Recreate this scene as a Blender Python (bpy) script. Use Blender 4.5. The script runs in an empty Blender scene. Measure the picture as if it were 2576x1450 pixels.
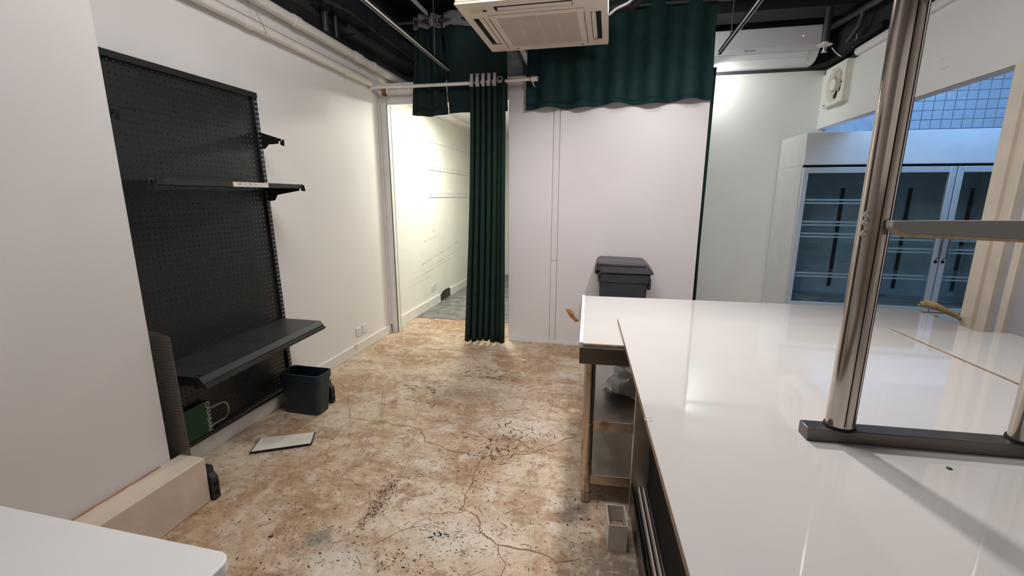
import bpy, bmesh, math, random
from mathutils import Vector, Matrix
random.seed(7)
S = bpy.context.scene
C = S.collection
R = math.radians

# ------------------------------------------------------------------ camera, world, lights, exposure
cam_d = bpy.data.cameras.new('camera'); cam = bpy.data.objects.new('camera', cam_d); C.objects.link(cam)
yaw, pit, rol = R(-12.35), R(11.85), R(0.18)
fw = Vector((math.sin(yaw)*math.cos(pit), math.cos(yaw)*math.cos(pit), -math.sin(pit)))
rt0 = Vector((math.cos(yaw), -math.sin(yaw), 0)); up0 = rt0.cross(fw)
rt = rt0*math.cos(rol)+up0*math.sin(rol); up = -rt0*math.sin(rol)+up0*math.cos(rol)
m = Matrix((rt, up, -fw)).transposed().to_4x4(); m.translation = (0, 0, 1.5)
cam.matrix_world = m
cam_d.sensor_fit = 'HORIZONTAL'; cam_d.sensor_width = 36; cam_d.lens = 1098.5/2576*36
cam_d.clip_start = 0.02; cam_d.clip_end = 60
S.camera = cam
S.view_settings.view_transform = 'Standard'; S.view_settings.look = 'None'
S.view_settings.gamma = 1; S.view_settings.use_curve_mapping = False
S.view_settings.exposure = 0.0

w = bpy.data.worlds.new('world'); S.world = w; w.use_nodes = True
w.node_tree.nodes['Background'].inputs[0].default_value = (0.75, 0.85, 1, 1)
w.node_tree.nodes['Background'].inputs[1].default_value = 0.5

def area(name, loc, target, sx, sy, power, col=(1, 1, 1), spread=180):
    d = bpy.data.lights.new(name, 'AREA'); d.shape = 'RECTANGLE'; d.size = sx; d.size_y = sy
    d.energy = power; d.color = col; d.spread = R(spread)
    o = bpy.data.objects.new(name, d); C.objects.link(o); o.location = loc
    o.rotation_euler = (Vector(target)-Vector(loc)).to_track_quat('-Z', 'Y').to_euler()
    return o
def spot(name, loc, target, power, angle, blend=0.5, rad=0.03, col=(1, 1, 1)):
    d = bpy.data.lights.new(name, 'SPOT'); d.energy = power; d.spot_size = R(angle); d.spot_blend = blend
    d.shadow_soft_size = rad; d.color = col
    o = bpy.data.objects.new(name, d); C.objects.link(o); o.location = loc
    o.rotation_euler = (Vector(target)-Vector(loc)).to_track_quat('-Z', 'Y').to_euler()
    return o
area('front_fill_light', (-0.2, -2.3, 2.2), (-0.2, 2, 0.8), 3.0, 1.2, 5, (1, 0.97, 0.95))  # unseen fill added behind the viewer to lift the whole room
area('ceiling_panel_light', (-0.45, 1.75, 3.28), (-0.40, 2.7, 0), 1.6, 1.0, 58, (1, 0.96, 0.93))
spot('track_spot', (-0.02, 3.30, 2.90), (0.1, 0.6, 0.7), 270, 116, 0.9, 0.10, (1, 0.96, 0.92))
spot('rail_spot', (0.45, 2.15, 2.72), (0.05, 4.33, 1.2), 80, 84, 0.8, 0.04, (1, 0.95, 0.95))
area('hall_lamp', (-1.50, 5.3, 2.46), (-1.75, 5.0, 0), 0.3, 0.35, 42, (1, 0.98, 0.84))
spot('wall_spot', (0.97, 5.45, 2.78), (1.24, 5.7, 2.70), 13, 140, 0.8, 0.04, (0.97, 1, 0.93))
area('far_room_light', (0.3, 4.95, 3.15), (1.2, 5.3, 0.6), 0.6, 0.4, 13, (0.93, 1, 0.97))
area('fridge_fill_light', (2.9, 3.5, 2.95), (2.8, 5.2, 0.7), 0.9, 0.3, 9, (0.55, 0.78, 1))  # unseen fill added behind the bulkhead to brighten the refrigerator inside
area('blue_tube', (3.3, 4.3, 2.95), (3.4, 5.4, 1.9), 1.8, 0.12, 22, (0.22, 0.50, 1))

# ------------------------------------------------------------------ materials
def nodes(name):
    mt = bpy.data.materials.new(name); mt.use_nodes = True
    return mt, mt.node_tree, mt.node_tree.nodes['Principled BSDF']
def N(t, typ, **k):
    n = t.nodes.new(typ)
    for a, b in k.items(): setattr(n, a, b)
    return n
def val(t, s, v):
    if hasattr(v, 'is_output'): t.links.new(v, s)
    else: s.default_value = v
def M2(t, op, a, b=0.0, c=None):
    n = N(t, 'ShaderNodeMath', operation=op); val(t, n.inputs[0], a); val(t, n.inputs[1], b)
    if c is not None: val(t, n.inputs[2], c)
    return n.outputs[0]
def mix(t, f, a, b):
    n = N(t, 'ShaderNodeMix', data_type='RGBA'); val(t, n.inputs[0], f)
    for s, v in ((n.inputs[6], a), (n.inputs[7], b)):
        if hasattr(v, 'is_output'): t.links.new(v, s)
        else: s.default_value = (*v, 1)
    return n.outputs[2]
def noise(t, vec, scale, detail=4, rough=0.55, dist=0.0):
    n = N(t, 'ShaderNodeTexNoise'); n.inputs['Scale'].default_value = scale; n.inputs['Detail'].default_value = detail
    n.inputs['Roughness'].default_value = rough; n.inputs['Distortion'].default_value = dist
    if vec is not None: t.links.new(vec, n.inputs['Vector'])
    return n.outputs['Fac']
def ss(t, x, a, b):
    n = N(t, 'ShaderNodeMapRange', interpolation_type='SMOOTHSTEP'); val(t, n.inputs[0], x)
    n.inputs[1].default_value = a; n.inputs[2].default_value = b
    return n.outputs[0]
def pos(t, scale=None, kind='pos'):
    if kind == 'pos': o = N(t, 'ShaderNodeNewGeometry').outputs['Position']
    else: o = N(t, 'ShaderNodeTexCoord').outputs['Object']
    if scale:
        mp = N(t, 'ShaderNodeMapping'); mp.inputs['Scale'].default_value = scale; t.links.new(o, mp.inputs[0]); o = mp.outputs[0]
    return o
def simple(name, col, rough=0.5, metal=0.0, var=0.06, vscale=6, bump=0.0, bscale=150, coat=0.0, spec=0.5, dirt=None):
    mt, t, b = nodes(name)
    p = pos(t, kind='obj')
    nz = noise(t, p, vscale, 4)
    dark = tuple(c*(1-var) for c in col); lite = tuple(min(1, c*(1+var)) for c in col)
    colr = mix(t, ss(t, nz, 0.3, 0.7), dark, lite)
    if dirt:
        dm = ss(t, noise(t, p, dirt[2], 8, 0.7), dirt[1], dirt[1]+0.12)
        colr = mix(t, dm, colr, dirt[0])
    t.links.new(colr, b.inputs['Base Color'])
    b.inputs['Roughness'].default_value = rough; b.inputs['Metallic'].default_value = metal
    b.inputs['Coat Weight'].default_value = coat; b.inputs['Specular IOR Level'].default_value = spec
    if bump:
        bn = N(t, 'ShaderNodeBump'); bn.inputs['Strength'].default_value = bump; bn.inputs['Distance'].default_value = 0.002
        t.links.new(noise(t, p, bscale, 3), bn.inputs['Height']); t.links.new(bn.outputs[0], b.inputs['Normal'])
    return mt
def wallmat(name, col, scuff=0.35, patches=True, rough=0.55):
    mt, t, b = nodes(name)
    p = pos(t)
    c = mix(t, ss(t, noise(t, p, 1.3, 3), 0.35, 0.65), tuple(x*0.97 for x in col), tuple(min(1, x*1.02) for x in col))
    # thin scuff lines running along the wall, and small grey marks
    sp = pos(t, (1.5, 1.5, 26))
    l1 = ss(t, noise(t, sp, 2.2, 6, 0.6, 0.4), 0.66, 0.70)
    gate = ss(t, noise(t, p, 1.7, 2), 0.54, 0.64)
    c = mix(t, M2(t, 'MULTIPLY', M2(t, 'MULTIPLY', l1, gate), scuff), c, (0.30, 0.29, 0.28))
    l2 = ss(t, noise(t, p, 16, 5, 0.6), 0.72, 0.76)
    c = mix(t, M2(t, 'MULTIPLY', l2, scuff), c, (0.36, 0.33, 0.31))
    t.links.new(c, b.inputs['Base Color']); b.inputs['Roughness'].default_value = rough
    bn = N(t, 'ShaderNodeBump'); bn.inputs['Strength'].default_value = 0.12; bn.inputs['Distance'].default_value = 0.003
    t.links.new(noise(t, p, 60, 4), bn.inputs['Height']); t.links.new(bn.outputs[0], b.inputs['Normal'])
    return mt
def floormat():
    mt, t, b = nodes('worn_screed')
    p = pos(t)
    sep = N(t, 'ShaderNodeSeparateXYZ'); t.links.new(p, sep.inputs[0]); px, py = sep.outputs[0], sep.outputs[1]
    n1 = noise(t, p, 1.9, 9, 0.62, 0.5); n2 = noise(t, pos(t, (0.8, 4.2, 1)), 1.6, 8, 0.65, 0.6); n3 = noise(t, p, 7, 8, 0.7)
    c = mix(t, ss(t, n1, 0.38, 0.60), (0.42, 0.275, 0.165), (0.62, 0.50, 0.38))
    c = mix(t, M2(t, 'MULTIPLY', ss(t, n2, 0.50, 0.66), 0.65), c, (0.34, 0.20, 0.11))
    c = mix(t, M2(t, 'MULTIPLY', ss(t, n3, 0.50, 0.66), 0.6), c, (0.72, 0.64, 0.55))
    c = mix(t, M2(t, 'MULTIPLY', ss(t, noise(t, p, 4.6, 9, 0.7, 0.3), 0.55, 0.63), 0.6), c, (0.27, 0.155, 0.085))
    c = mix(t, M2(t, 'MULTIPLY', ss(t, noise(t, pos(t, (1, 1, 1)), 2.7, 8, 0.7), 0.60, 0.72), 0.5), c, (0.36, 0.33, 0.28))
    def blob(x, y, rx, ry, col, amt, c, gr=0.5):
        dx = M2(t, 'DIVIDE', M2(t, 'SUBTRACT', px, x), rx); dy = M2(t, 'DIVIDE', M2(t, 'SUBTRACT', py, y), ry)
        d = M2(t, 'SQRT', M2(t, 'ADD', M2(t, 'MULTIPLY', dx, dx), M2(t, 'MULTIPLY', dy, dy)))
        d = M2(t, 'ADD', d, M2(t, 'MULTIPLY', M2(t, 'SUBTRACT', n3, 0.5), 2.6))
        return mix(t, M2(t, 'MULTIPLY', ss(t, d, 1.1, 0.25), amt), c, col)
    c = blob(-1.2, 1.46, .10, .09, (0.24, 0.225, 0.20), .9, c)
    c = blob(-1.05, 1.36, .2, .14, (0.66, 0.62, 0.56), .7, c)
    c = blob(-1.06, 1.74, .05, .2, (0.22, 0.12, 0.075), .55, c)
    c = blob(-1.5, 1.62, .25, .12, (0.36, 0.22, 0.12), .6, c)
    c = blob(-.62, 1.6, .3, .15, (0.72, 0.66, 0.59), .6, c)
    c = blob(-1.0, 3.0, .5, .2, (0.34, 0.28, 0.22), .4, c)
    c = blob(-.6, 3.3, .4, .15, (0.37, 0.22, 0.13), .5, c)
    c = blob(-.5, 2.6, .35, .2, (0.74, 0.67, 0.6), .5, c)
    c = blob(-1.2, 1.2, .2, .08, (0.2, 0.1, 0.06), .7, c)
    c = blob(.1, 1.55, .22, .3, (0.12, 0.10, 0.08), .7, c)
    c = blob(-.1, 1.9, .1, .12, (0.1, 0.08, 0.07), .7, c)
    # fine mottling
    n5 = noise(t, p, 19, 10, 0.78, 0.4)
    c = mix(t, M2(t, 'MULTIPLY', ss(t, n5, 0.53, 0.64), 0.75), c, (0.28, 0.165, 0.095))
    c = mix(t, M2(t, 'MULTIPLY', ss(t, n5, 0.47, 0.36), 0.5), c, (0.78, 0.72, 0.64))
    c = mix(t, M2(t, 'MULTIPLY', ss(t, noise(t, pos(t, (0.6, 2.2, 1)), 13, 10, 0.75, 0.8), 0.58, 0.64), 0.5), c, (0.25, 0.145, 0.085))
    # fine specks
    s1 = ss(t, noise(t, p, 42, 4, 0.6), 0.60, 0.64); g1 = ss(t, noise(t, p, 2.2, 3), 0.38, 0.60)
    c = mix(t, M2(t, 'MULTIPLY', M2(t, 'MULTIPLY', s1, g1), 0.85), c, (0.17, 0.095, 0.055))
    s2 = ss(t, noise(t, pos(t, (1, 2.6, 1)), 26, 3, 0.6, 1.2), 0.645, 0.68); g2 = ss(t, noise(t, p, 3.1, 3), 0.45, 0.60)
    c = mix(t, M2(t, 'MULTIPLY', M2(t, 'MULTIPLY', s2, g2), 0.9), c, (0.15, 0.08, 0.05))
    t.links.new(c, b.inputs['Base Color']); b.inputs['Roughness'].default_value = 0.62; b.inputs['Specular IOR Level'].default_value = 0.35
    bn = N(t, 'ShaderNodeBump'); bn.inputs['Strength'].default_value = 0.25; bn.inputs['Distance'].default_value = 0.004
    t.links.new(noise(t, p, 22, 8, 0.65), bn.inputs['Height']); t.links.new(bn.outputs[0], b.inputs['Normal'])
    return mt
def pegmat(name, col, pitch=0.03, rad=0.0042, axes=(1, 2), rough=0.38):
    mt, t, b = nodes(name)
    p = pos(t, kind='obj'); sep = N(t, 'ShaderNodeSeparateXYZ'); t.links.new(p, sep.inputs[0])
    ds = []
    for a in axes:
        f = M2(t, 'FRACT', M2(t, 'ADD', M2(t, 'DIVIDE', sep.outputs[a], pitch), 100.0))
        f = M2(t, 'MULTIPLY', M2(t, 'SUBTRACT', f, 0.5), pitch); ds.append(M2(t, 'MULTIPLY', f, f))
    d = M2(t, 'SQRT', M2(t, 'ADD', ds[0], ds[1]))
    hole = M2(t, 'LESS_THAN', d, rad)
    t.links.new(mix(t, noise(t, p, 4, 4), tuple(c*0.9 for c in col), tuple(c*1.1 for c in col)), b.inputs['Base Color'])
    b.inputs['Roughness'].default_value = rough
    tr = N(t, 'ShaderNodeBsdfTransparent'); mx = N(t, 'ShaderNodeMixShader'); out = t.nodes['Material Output']
    t.links.new(hole, mx.inputs[0]); t.links.new(b.outputs[0], mx.inputs[1]); t.links.new(tr.outputs[0], mx.inputs[2])
    t.links.new(mx.outputs[0], out.inputs[0])
    return mt
def slotmat(name, col, pitch, dark, zfill=0.6, axis=2):
    mt, t, b = nodes(name)
    p = pos(t, kind='obj'); sep = N(t, 'ShaderNodeSeparateXYZ'); t.links.new(p, sep.inputs[0])
    f = M2(t, 'FRACT', M2(t, 'ADD', M2(t, 'DIVIDE', sep.outputs[axis], pitch), 100.0))
    t.links.new(mix(t, M2(t, 'LESS_THAN', f, zfill), col, dark), b.inputs['Base Color']); b.inputs['Roughness'].default_value = 0.4
    return mt
def glassmat(name, tint, refl=0.12):
    mt, t, b = nodes(name)
    t.nodes.remove(b)
    g = N(t, 'ShaderNodeBsdfGlossy'); g.inputs['Roughness'].default_value = 0.03; g.inputs[0].default_value = (0.9, 0.95, 1, 1)
    tr = N(t, 'ShaderNodeBsdfTransparent'); tr.inputs[0].default_value = (*tint, 1)
    fr = N(t, 'ShaderNodeLayerWeight'); fr.inputs[0].default_value = 0.5
    mx = N(t, 'ShaderNodeMixShader'); t.links.new(M2(t, 'ADD', M2(t, 'POWER', fr.outputs[1], 4.0), refl), mx.inputs[0])
    t.links.new(tr.outputs[0], mx.inputs[1]); t.links.new(g.outputs[0], mx.inputs[2])
    t.links.new(mx.outputs[0], t.nodes['Material Output'].inputs[0])
    return mt
def emit(name, col, s):
    mt, t, b = nodes(name); b.inputs['Emission Color'].default_value = (*col, 1); b.inputs['Emission Strength'].default_value = s
    b.inputs['Base Color'].default_value = (*col, 1); return mt
def brushed(name, col, rough, stretch=(1, 1, 60), var=0.25, dirt=None):
    mt, t, b = nodes(name)
    p = pos(t, stretch, 'obj'); nz = noise(t, p, 12, 5)
    c = mix(t, nz, tuple(x*(1-var) for x in col), tuple(min(1, x*(1+var)) for x in col))
    if dirt: c = mix(t, ss(t, noise(t, pos(t, kind='obj'), 5, 8, 0.7), 0.5, 0.68), c, dirt)
    t.links.new(c, b.inputs['Base Color']); b.inputs['Metallic'].default_value = 1
    r = N(t, 'ShaderNodeMapRange'); t.links.new(nz, r.inputs[0]); r.inputs[3].default_value = rough*0.7; r.inputs[4].default_value = rough*1.3
    t.links.new(r.outputs[0], b.inputs['Roughness']); return mt

MT = {}
MT['wall'] = wallmat('white_wall_paint', (0.80, 0.775, 0.765))
MT['hallwall'] = wallmat('scuffed_hall_paint', (0.80, 0.795, 0.75), 0.6)
MT['pillar'] = wallmat('pillar_paint', (0.76, 0.735, 0.725), 0.15)
MT['farwall'] = wallmat('far_wall_paint', (0.80, 0.805, 0.785), 0.2)
MT['cream'] = simple('cream_plaster', (0.68, 0.575, 0.48), 0.6, var=0.08, bump=0.2, bscale=40, dirt=((0.42, 0.27, 0.17), 0.64, 3))
MT['trim'] = simple('white_trim', (0.78, 0.755, 0.75), 0.45, var=0.03, dirt=((0.55, 0.48, 0.42), 0.72, 5))
MT['panel'] = wallmat('white_panel_board', (0.80, 0.765, 0.775), 0.12, rough=0.4)
MT['skirt'] = simple('painted_skirting', (0.76, 0.75, 0.72), 0.5, var=0.04, dirt=((0.50, 0.40, 0.30), 0.62, 4))
MT['black'] = simple('black_ceiling_paint', (0.013, 0.014, 0.017), 0.8, var=0.4, vscale=3)
MT['dgrey'] = simple('dark_grey_paint', (0.042, 0.048, 0.055), 0.55, var=0.3, vscale=3)
MT['blackpipe'] = simple('black_painted_pipe', (0.035, 0.04, 0.045), 0.45, var=0.3)
MT['pvc'] = simple('white_plastic_pipe', (0.80, 0.77, 0.73), 0.35, var=0.05)
MT['floor'] = floormat()
MT['vinyl'] = simple('grey_vinyl_plank', (0.20, 0.195, 0.19), 0.5, var=0.35, vscale=9, dirt=((0.12, 0.115, 0.11), 0.6, 6))
MT['peg'] = pegmat('black_pegboard', (0.018, 0.019, 0.019))
MT['pegend'] = pegmat('black_perforated_end', (0.17, 0.16, 0.14), 0.0155, 0.0031, (0, 2))
MT['bmetal'] = simple('black_powder_coat', (0.018, 0.019, 0.020), 0.38, var=0.2, bump=0.05)
MT['shelfblk'] = simple('black_shelf_coat', (0.026, 0.027, 0.028), 0.42, var=0.25, vscale=10)
MT['slot'] = slotmat('slotted_upright_sheen', (0.17, 0.18, 0.20), 0.03, (0.012, 0.012, 0.014), 0.62)  # grey is light reflecting off the black post, painted in
MT['laminate'] = simple('glossy_white_laminate', (0.51, 0.488, 0.478), 0.045, var=0.015, coat=0.0, spec=0.65)
MT['lamedge'] = simple('brown_board_edge', (0.30, 0.22, 0.16), 0.6, var=0.2, vscale=30)
MT['desk'] = simple('matt_white_top', (0.80, 0.79, 0.80), 0.4, var=0.02)
MT['steel'] = brushed('stainless_steel', (0.55, 0.52, 0.49), 0.42, (1, 1, 1))
MT['steeld'] = brushed('stained_stainless', (0.50, 0.42, 0.34), 0.3, (1, 1, 1), 0.2, (0.16, 0.12, 0.09))
MT['chrome'] = brushed('chrome_tube', (0.46, 0.41, 0.37), 0.16, (8, 8, 0.4), 0.3)
MT['dsteel'] = brushed('dark_steel', (0.16, 0.145, 0.135), 0.36, (1, 1, 1))
MT['inner'] = simple('dark_interior', (0.010, 0.010, 0.011), 0.75, var=0.2, spec=0.2)
MT['green'] = simple('dark_green_fabric', (0.006, 0.033, 0.034), 0.75, var=0.15, vscale=14, bump=0.15, bscale=400, spec=0.3)
MT['green2'] = simple('forest_green_fabric', (0.007, 0.026, 0.019), 0.75, var=0.15, vscale=14, bump=0.15, bscale=400, spec=0.3)
MT['green_shaded'] = simple('shaded_green_fabric', (0.004, 0.019, 0.021), 0.75, var=0.15, vscale=14, bump=0.15, bscale=400, spec=0.3)  # darker copy of the green cloth, shade painted into the colour
MT['greyband'] = simple('grey_heading_tape', (0.46, 0.43, 0.44), 0.8, var=0.08, bump=0.2, bscale=300)
MT['greydark'] = simple('grey_sheer_heading', (0.20, 0.19, 0.205), 0.8, var=0.2)
MT['ring'] = simple('grey_eyelet', (0.22, 0.23, 0.23), 0.35)
MT['ac'] = simple('ivory_plastic', (0.76, 0.68, 0.60), 0.4, var=0.03)
MT['acgrille'] = simple('beige_grille', (0.52, 0.44, 0.375), 0.6, var=0.04, bump=0.3, bscale=400)
MT['acwhite'] = simple('white_ac_plastic', (0.74, 0.74, 0.76), 0.3, var=0.02)
MT['fanp'] = simple('cream_fan_plastic', (0.76, 0.74, 0.66), 0.4, var=0.05)
MT['fand'] = simple('dusty_fan', (0.07, 0.06, 0.05), 0.6, var=0.3)
MT['fridge'] = simple('white_fridge_shell', (0.70, 0.70, 0.70), 0.4, var=0.03)
MT['alu'] = simple('aluminium_frame', (0.66, 0.70, 0.74), 0.35, 0.3, var=0.05)
MT['glass'] = glassmat('fridge_glass', (0.84, 0.91, 0.93), 0.03)
MT['finner'] = simple('fridge_liner', (0.48, 0.53, 0.55), 0.5, var=0.1)
MT['tile'] = simple('glazed_tile', (0.50, 0.54, 0.58), 0.25, var=0.1, vscale=12)
MT['grout'] = simple('grout', (0.30, 0.31, 0.33), 0.8)
MT['bluebin'] = simple('navy_plastic', (0.009, 0.029, 0.043), 0.42, var=0.12)
MT['bin'] = simple('charcoal_plastic', (0.040, 0.043, 0.052), 0.5, var=0.15, bump=0.1)
MT['binlid'] = simple('charcoal_lid_plastic', (0.085, 0.080, 0.088), 0.45, var=0.15, bump=0.1)
MT['paperbag'] = simple('green_card', (0.012, 0.085, 0.040), 0.55, var=0.06)
MT['print'] = simple('pale_print', (0.72, 0.74, 0.66), 0.6)
MT['ink'] = simple('blue_ink', (0.10, 0.10, 0.24), 0.6)
MT['label'] = simple('white_paper_label', (0.72, 0.68, 0.63), 0.6, var=0.04)
MT['navy'] = simple('navy_edge', (0.03, 0.03, 0.05), 0.5)
MT['sheet'] = simple('dusty_white_sheet', (0.72, 0.66, 0.60), 0.5, var=0.08, dirt=((0.55, 0.45, 0.38), 0.62, 8))
MT['crack'] = simple('floor_crack_dirt', (0.24, 0.145, 0.09), 0.9, var=0.3, vscale=20)
MT['chip'] = simple('dark_flake', (0.105, 0.055, 0.034), 0.85, var=0.5, vscale=9)
MT['chipb'] = simple('black_flake', (0.035, 0.03, 0.025), 0.85, var=0.4)
MT['wood'] = simple('tan_wood', (0.52, 0.38, 0.20), 0.4, var=0.2, vscale=20)
MT['rawwood'] = simple('orange_torn_board', (0.50, 0.23, 0.05), 0.7, var=0.35, vscale=40)
MT['jamb'] = simple('cream_door_frame', (0.78, 0.70, 0.60), 0.4, var=0.05)
MT['lilac'] = simple('lilac_grey_door', (0.46, 0.46, 0.53), 0.5, var=0.06)
MT['plank'] = simple('grey_painted_board', (0.30, 0.30, 0.285), 0.55, var=0.05, dirt=((0.25, 0.22, 0.2), 0.74, 10))
MT['bagp'] = simple('grey_plastic_film', (0.46, 0.45, 0.44), 0.25, var=0.1)
MT['red'] = simple('red_badge', (0.6, 0.05, 0.04), 0.4)
MT['led'] = emit('red_led', (1, 0.12, 0.1), 3)
MT['tracksil'] = simple('silver_track_edge', (0.62, 0.62, 0.60), 0.4)
MT['yellow'] = simple('yellowed_label', (0.62, 0.57, 0.32), 0.5)
MT['wire'] = simple('grey_cable', (0.42, 0.41, 0.42), 0.5)
MT['holed'] = simple('dark_hole', (0.05, 0.035, 0.025), 0.9, var=0.5, vscale=30, dirt=((0.22, 0.11, 0.04), 0.6, 30))
MT['lampw'] = emit('hall_lamp_cover', (1, 0.98, 0.85), 4)

# ------------------------------------------------------------------ mesh builder
class MB:
    def __init__(s): s.v = []; s.f = []
    def add(s, vs, fs):
        n = len(s.v); s.v += [tuple(v) for v in vs]; s.f += [tuple(i+n for i in f) for f in fs]; return s
    def box(s, x0, x1, y0, y1, z0, z1):
        return s.add([(x, y, z) for x in (x0, x1) for y in (y0, y1) for z in (z0, z1)],
                     [(0, 1, 3, 2), (4, 6, 7, 5), (0, 4, 5, 1), (2, 3, 7, 6), (0, 2, 6, 4), (1, 5, 7, 3)])
    def prism(s, poly, axis, a, b):       # poly in the two other axes (in x,y,z order), extruded from a to b
        def P(p, h):
            return {'x': (h, p[0], p[1]), 'y': (p[0], h, p[1]), 'z': (p[0], p[1], h)}[axis]
        n = len(poly)
        fs = [tuple(range(n))[::-1], tuple(range(n, 2*n))]+[(i, (i+1) % n, (i+1) % n+n, i+n) for i in range(n)]
        return s.add([P(p, a) for p in poly]+[P(p, b) for p in poly], fs)
    def tube(s, path, r, n=10, cap=True):
        path = [Vector(p) for p in path]; rs = r if isinstance(r, (list, tuple)) else [r]*len(path)
        vs = []; prev = None
        for i, p in enumerate(path):
            d = (path[min(i+1, len(path)-1)]-path[max(i-1, 0)]).normalized()
            if prev is None:
                u = d.cross(Vector((0, 0, 1)));
                if u.length < 1e-3: u = d.cross(Vector((1, 0, 0)))
            else: u = prev-d*prev.dot(d)
            u.normalize(); prev = u; w_ = d.cross(u)
            vs += [p+(u*math.cos(2*math.pi*k/n)+w_*math.sin(2*math.pi*k/n))*rs[i] for k in range(n)]
        fs = [(i*n+k, i*n+(k+1) % n, (i+1)*n+(k+1) % n, (i+1)*n+k) for i in range(len(path)-1) for k in range(n)]
        if cap: fs += [tuple(range(n))[::-1], tuple(range((len(path)-1)*n, len(path)*n))]
        return s.add(vs, fs)
    def lathe(s, prof, c, axis='z', n=32):  # prof: (radius, height along axis)
        vs = []
        for r, h in prof:
            for k in range(n):
                a = 2*math.pi*k/n; x, y = r*math.cos(a), r*math.sin(a)
                v = {'z': (x, y, h), 'x': (h, x, y), 'y': (y, h, x)}[axis]
                vs.append((v[0]+c[0], v[1]+c[1], v[2]+c[2]))
        fs = [(i*n+k, i*n+(k+1) % n, (i+1)*n+(k+1) % n, (i+1)*n+k) for i in range(len(prof)-1) for k in range(n)]
        fs += [tuple(range(n))[::-1], tuple(range((len(prof)-1)*n, len(prof)*n))]
        return s.add(vs, fs)
    def grid(s, rows):                     # rows of points
        n = len(rows[0]); vs = [p for r in rows for p in r]
        return s.add(vs, [(i*n+k, i*n+k+1, (i+1)*n+k+1, (i+1)*n+k) for i in range(len(rows)-1) for k in range(n-1)])
    def build(s, name, mt, parent=None, bevel=0, smooth=False, local=False, solid=0, label=None, seg=2):
        me = bpy.data.meshes.new(name)
        vs = s.v
        root = parent
        while root is not None and root.parent is not None: root = root.parent
        if root is not None and not local:
            inv = ROOTM.get(root.name)
            if inv is not None: vs = [tuple(inv @ Vector(v)) for v in vs]
        me.from_pydata(vs, [], s.f); me.update()
        bm = bmesh.new(); bm.from_mesh(me); bmesh.ops.recalc_face_normals(bm, faces=bm.faces); bm.to_mesh(me); bm.free()
        mt = MT[mt] if isinstance(mt, str) else mt
        me.materials.append(mt)
        if smooth or bevel:
            me.shade_smooth(); me.set_sharp_from_angle(angle=R(38))
        o = bpy.data.objects.new(name, me); C.objects.link(o)
        if bevel:
            b = o.modifiers.new('bevel', 'BEVEL'); b.width = bevel; b.segments = seg; b.limit_method = 'ANGLE'; b.angle_limit = R(40); b.harden_normals = False
        if solid:
            b = o.modifiers.new('solid', 'SOLIDIFY'); b.thickness = solid; b.offset = 0
        if parent is not None: o.parent = parent
        if label: o['label'] = label
        return o
ROOTM = {}
def thing(name, label, cat, loc=(0, 0, 0), rz=0, group=None):
    o = bpy.data.objects.new(name, None); C.objects.link(o); o.empty_display_size = 0.05
    o.location = loc; o.rotation_euler = (0, 0, rz); o['label'] = label; o['category'] = cat
    if group: o['group'] = group
    ROOTM[o.name] = (Matrix.Translation(loc) @ Matrix.Rotation(rz, 4, 'Z')).inverted()
    return o
def tag(o, label, cat, group=None):
    o['label'] = label; o['category'] = cat
    if group: o['group'] = group
    return o
def struct(o, label):
    o['kind'] = 'structure'; o['label'] = label; return o
def bx(*a): return MB().box(*a)
def rrect(x0, x1, y0, y1, r, n=6):
    out = []
    for cx, cy, a0 in ((x1-r, y1-r, 0), (x0+r, y1-r, 90), (x0+r, y0+r, 180), (x1-r, y0+r, 270)):
        for k in range(n+1):
            a = R(a0+90*k/n); out.append((cx+r*math.cos(a), cy+r*math.sin(a)))
    return out
def textmesh(txt, size):
    cu = bpy.data.curves.new('lettering', 'FONT'); cu.body = txt; cu.size = size; cu.extrude = 0.0004; cu.align_x = 'LEFT'; cu.offset = size*0.012
    o = bpy.data.objects.new('lettering_src', cu); C.objects.link(o)
    me = bpy.data.meshes.new_from_object(o.evaluated_get(bpy.context.evaluated_depsgraph_get()))
    vs = [v.co.copy() for v in me.vertices]; fs = [tuple(p.vertices) for p in me.polygons]
    bpy.data.objects.remove(o); bpy.data.meshes.remove(me); bpy.data.curves.remove(cu)
    return vs, fs

# ------------------------------------------------------------------ setting: floor
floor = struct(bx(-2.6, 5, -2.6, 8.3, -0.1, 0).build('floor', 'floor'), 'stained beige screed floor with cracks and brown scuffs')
def strip(path, w0, zz, jit=0.01):
    mb = MB(); pts = []
    for i in range(len(path)-1):
        a, b = Vector(path[i]), Vector(path[i+1]); k = max(2, int((b-a).length/0.035))
        for j in range(k): pts.append(a.lerp(b, j/k))
    pts.append(Vector(path[-1])); rows = []
    for i, p in enumerate(pts):
        d = (pts[min(i+1, len(pts)-1)]-pts[max(i-1, 0)]).normalized(); nrm = Vector((-d.y, d.x))
        p = p+nrm*random.uniform(-jit, jit); ww = w0*random.uniform(0.5, 1.3)
        q = nrm*ww/2; rows.append([(p.x-q.x, p.y-q.y, zz), (p.x, p.y, zz+0.0006), (p.x+q.x, p.y+q.y, zz)])
    return mb.grid(rows)
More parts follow.
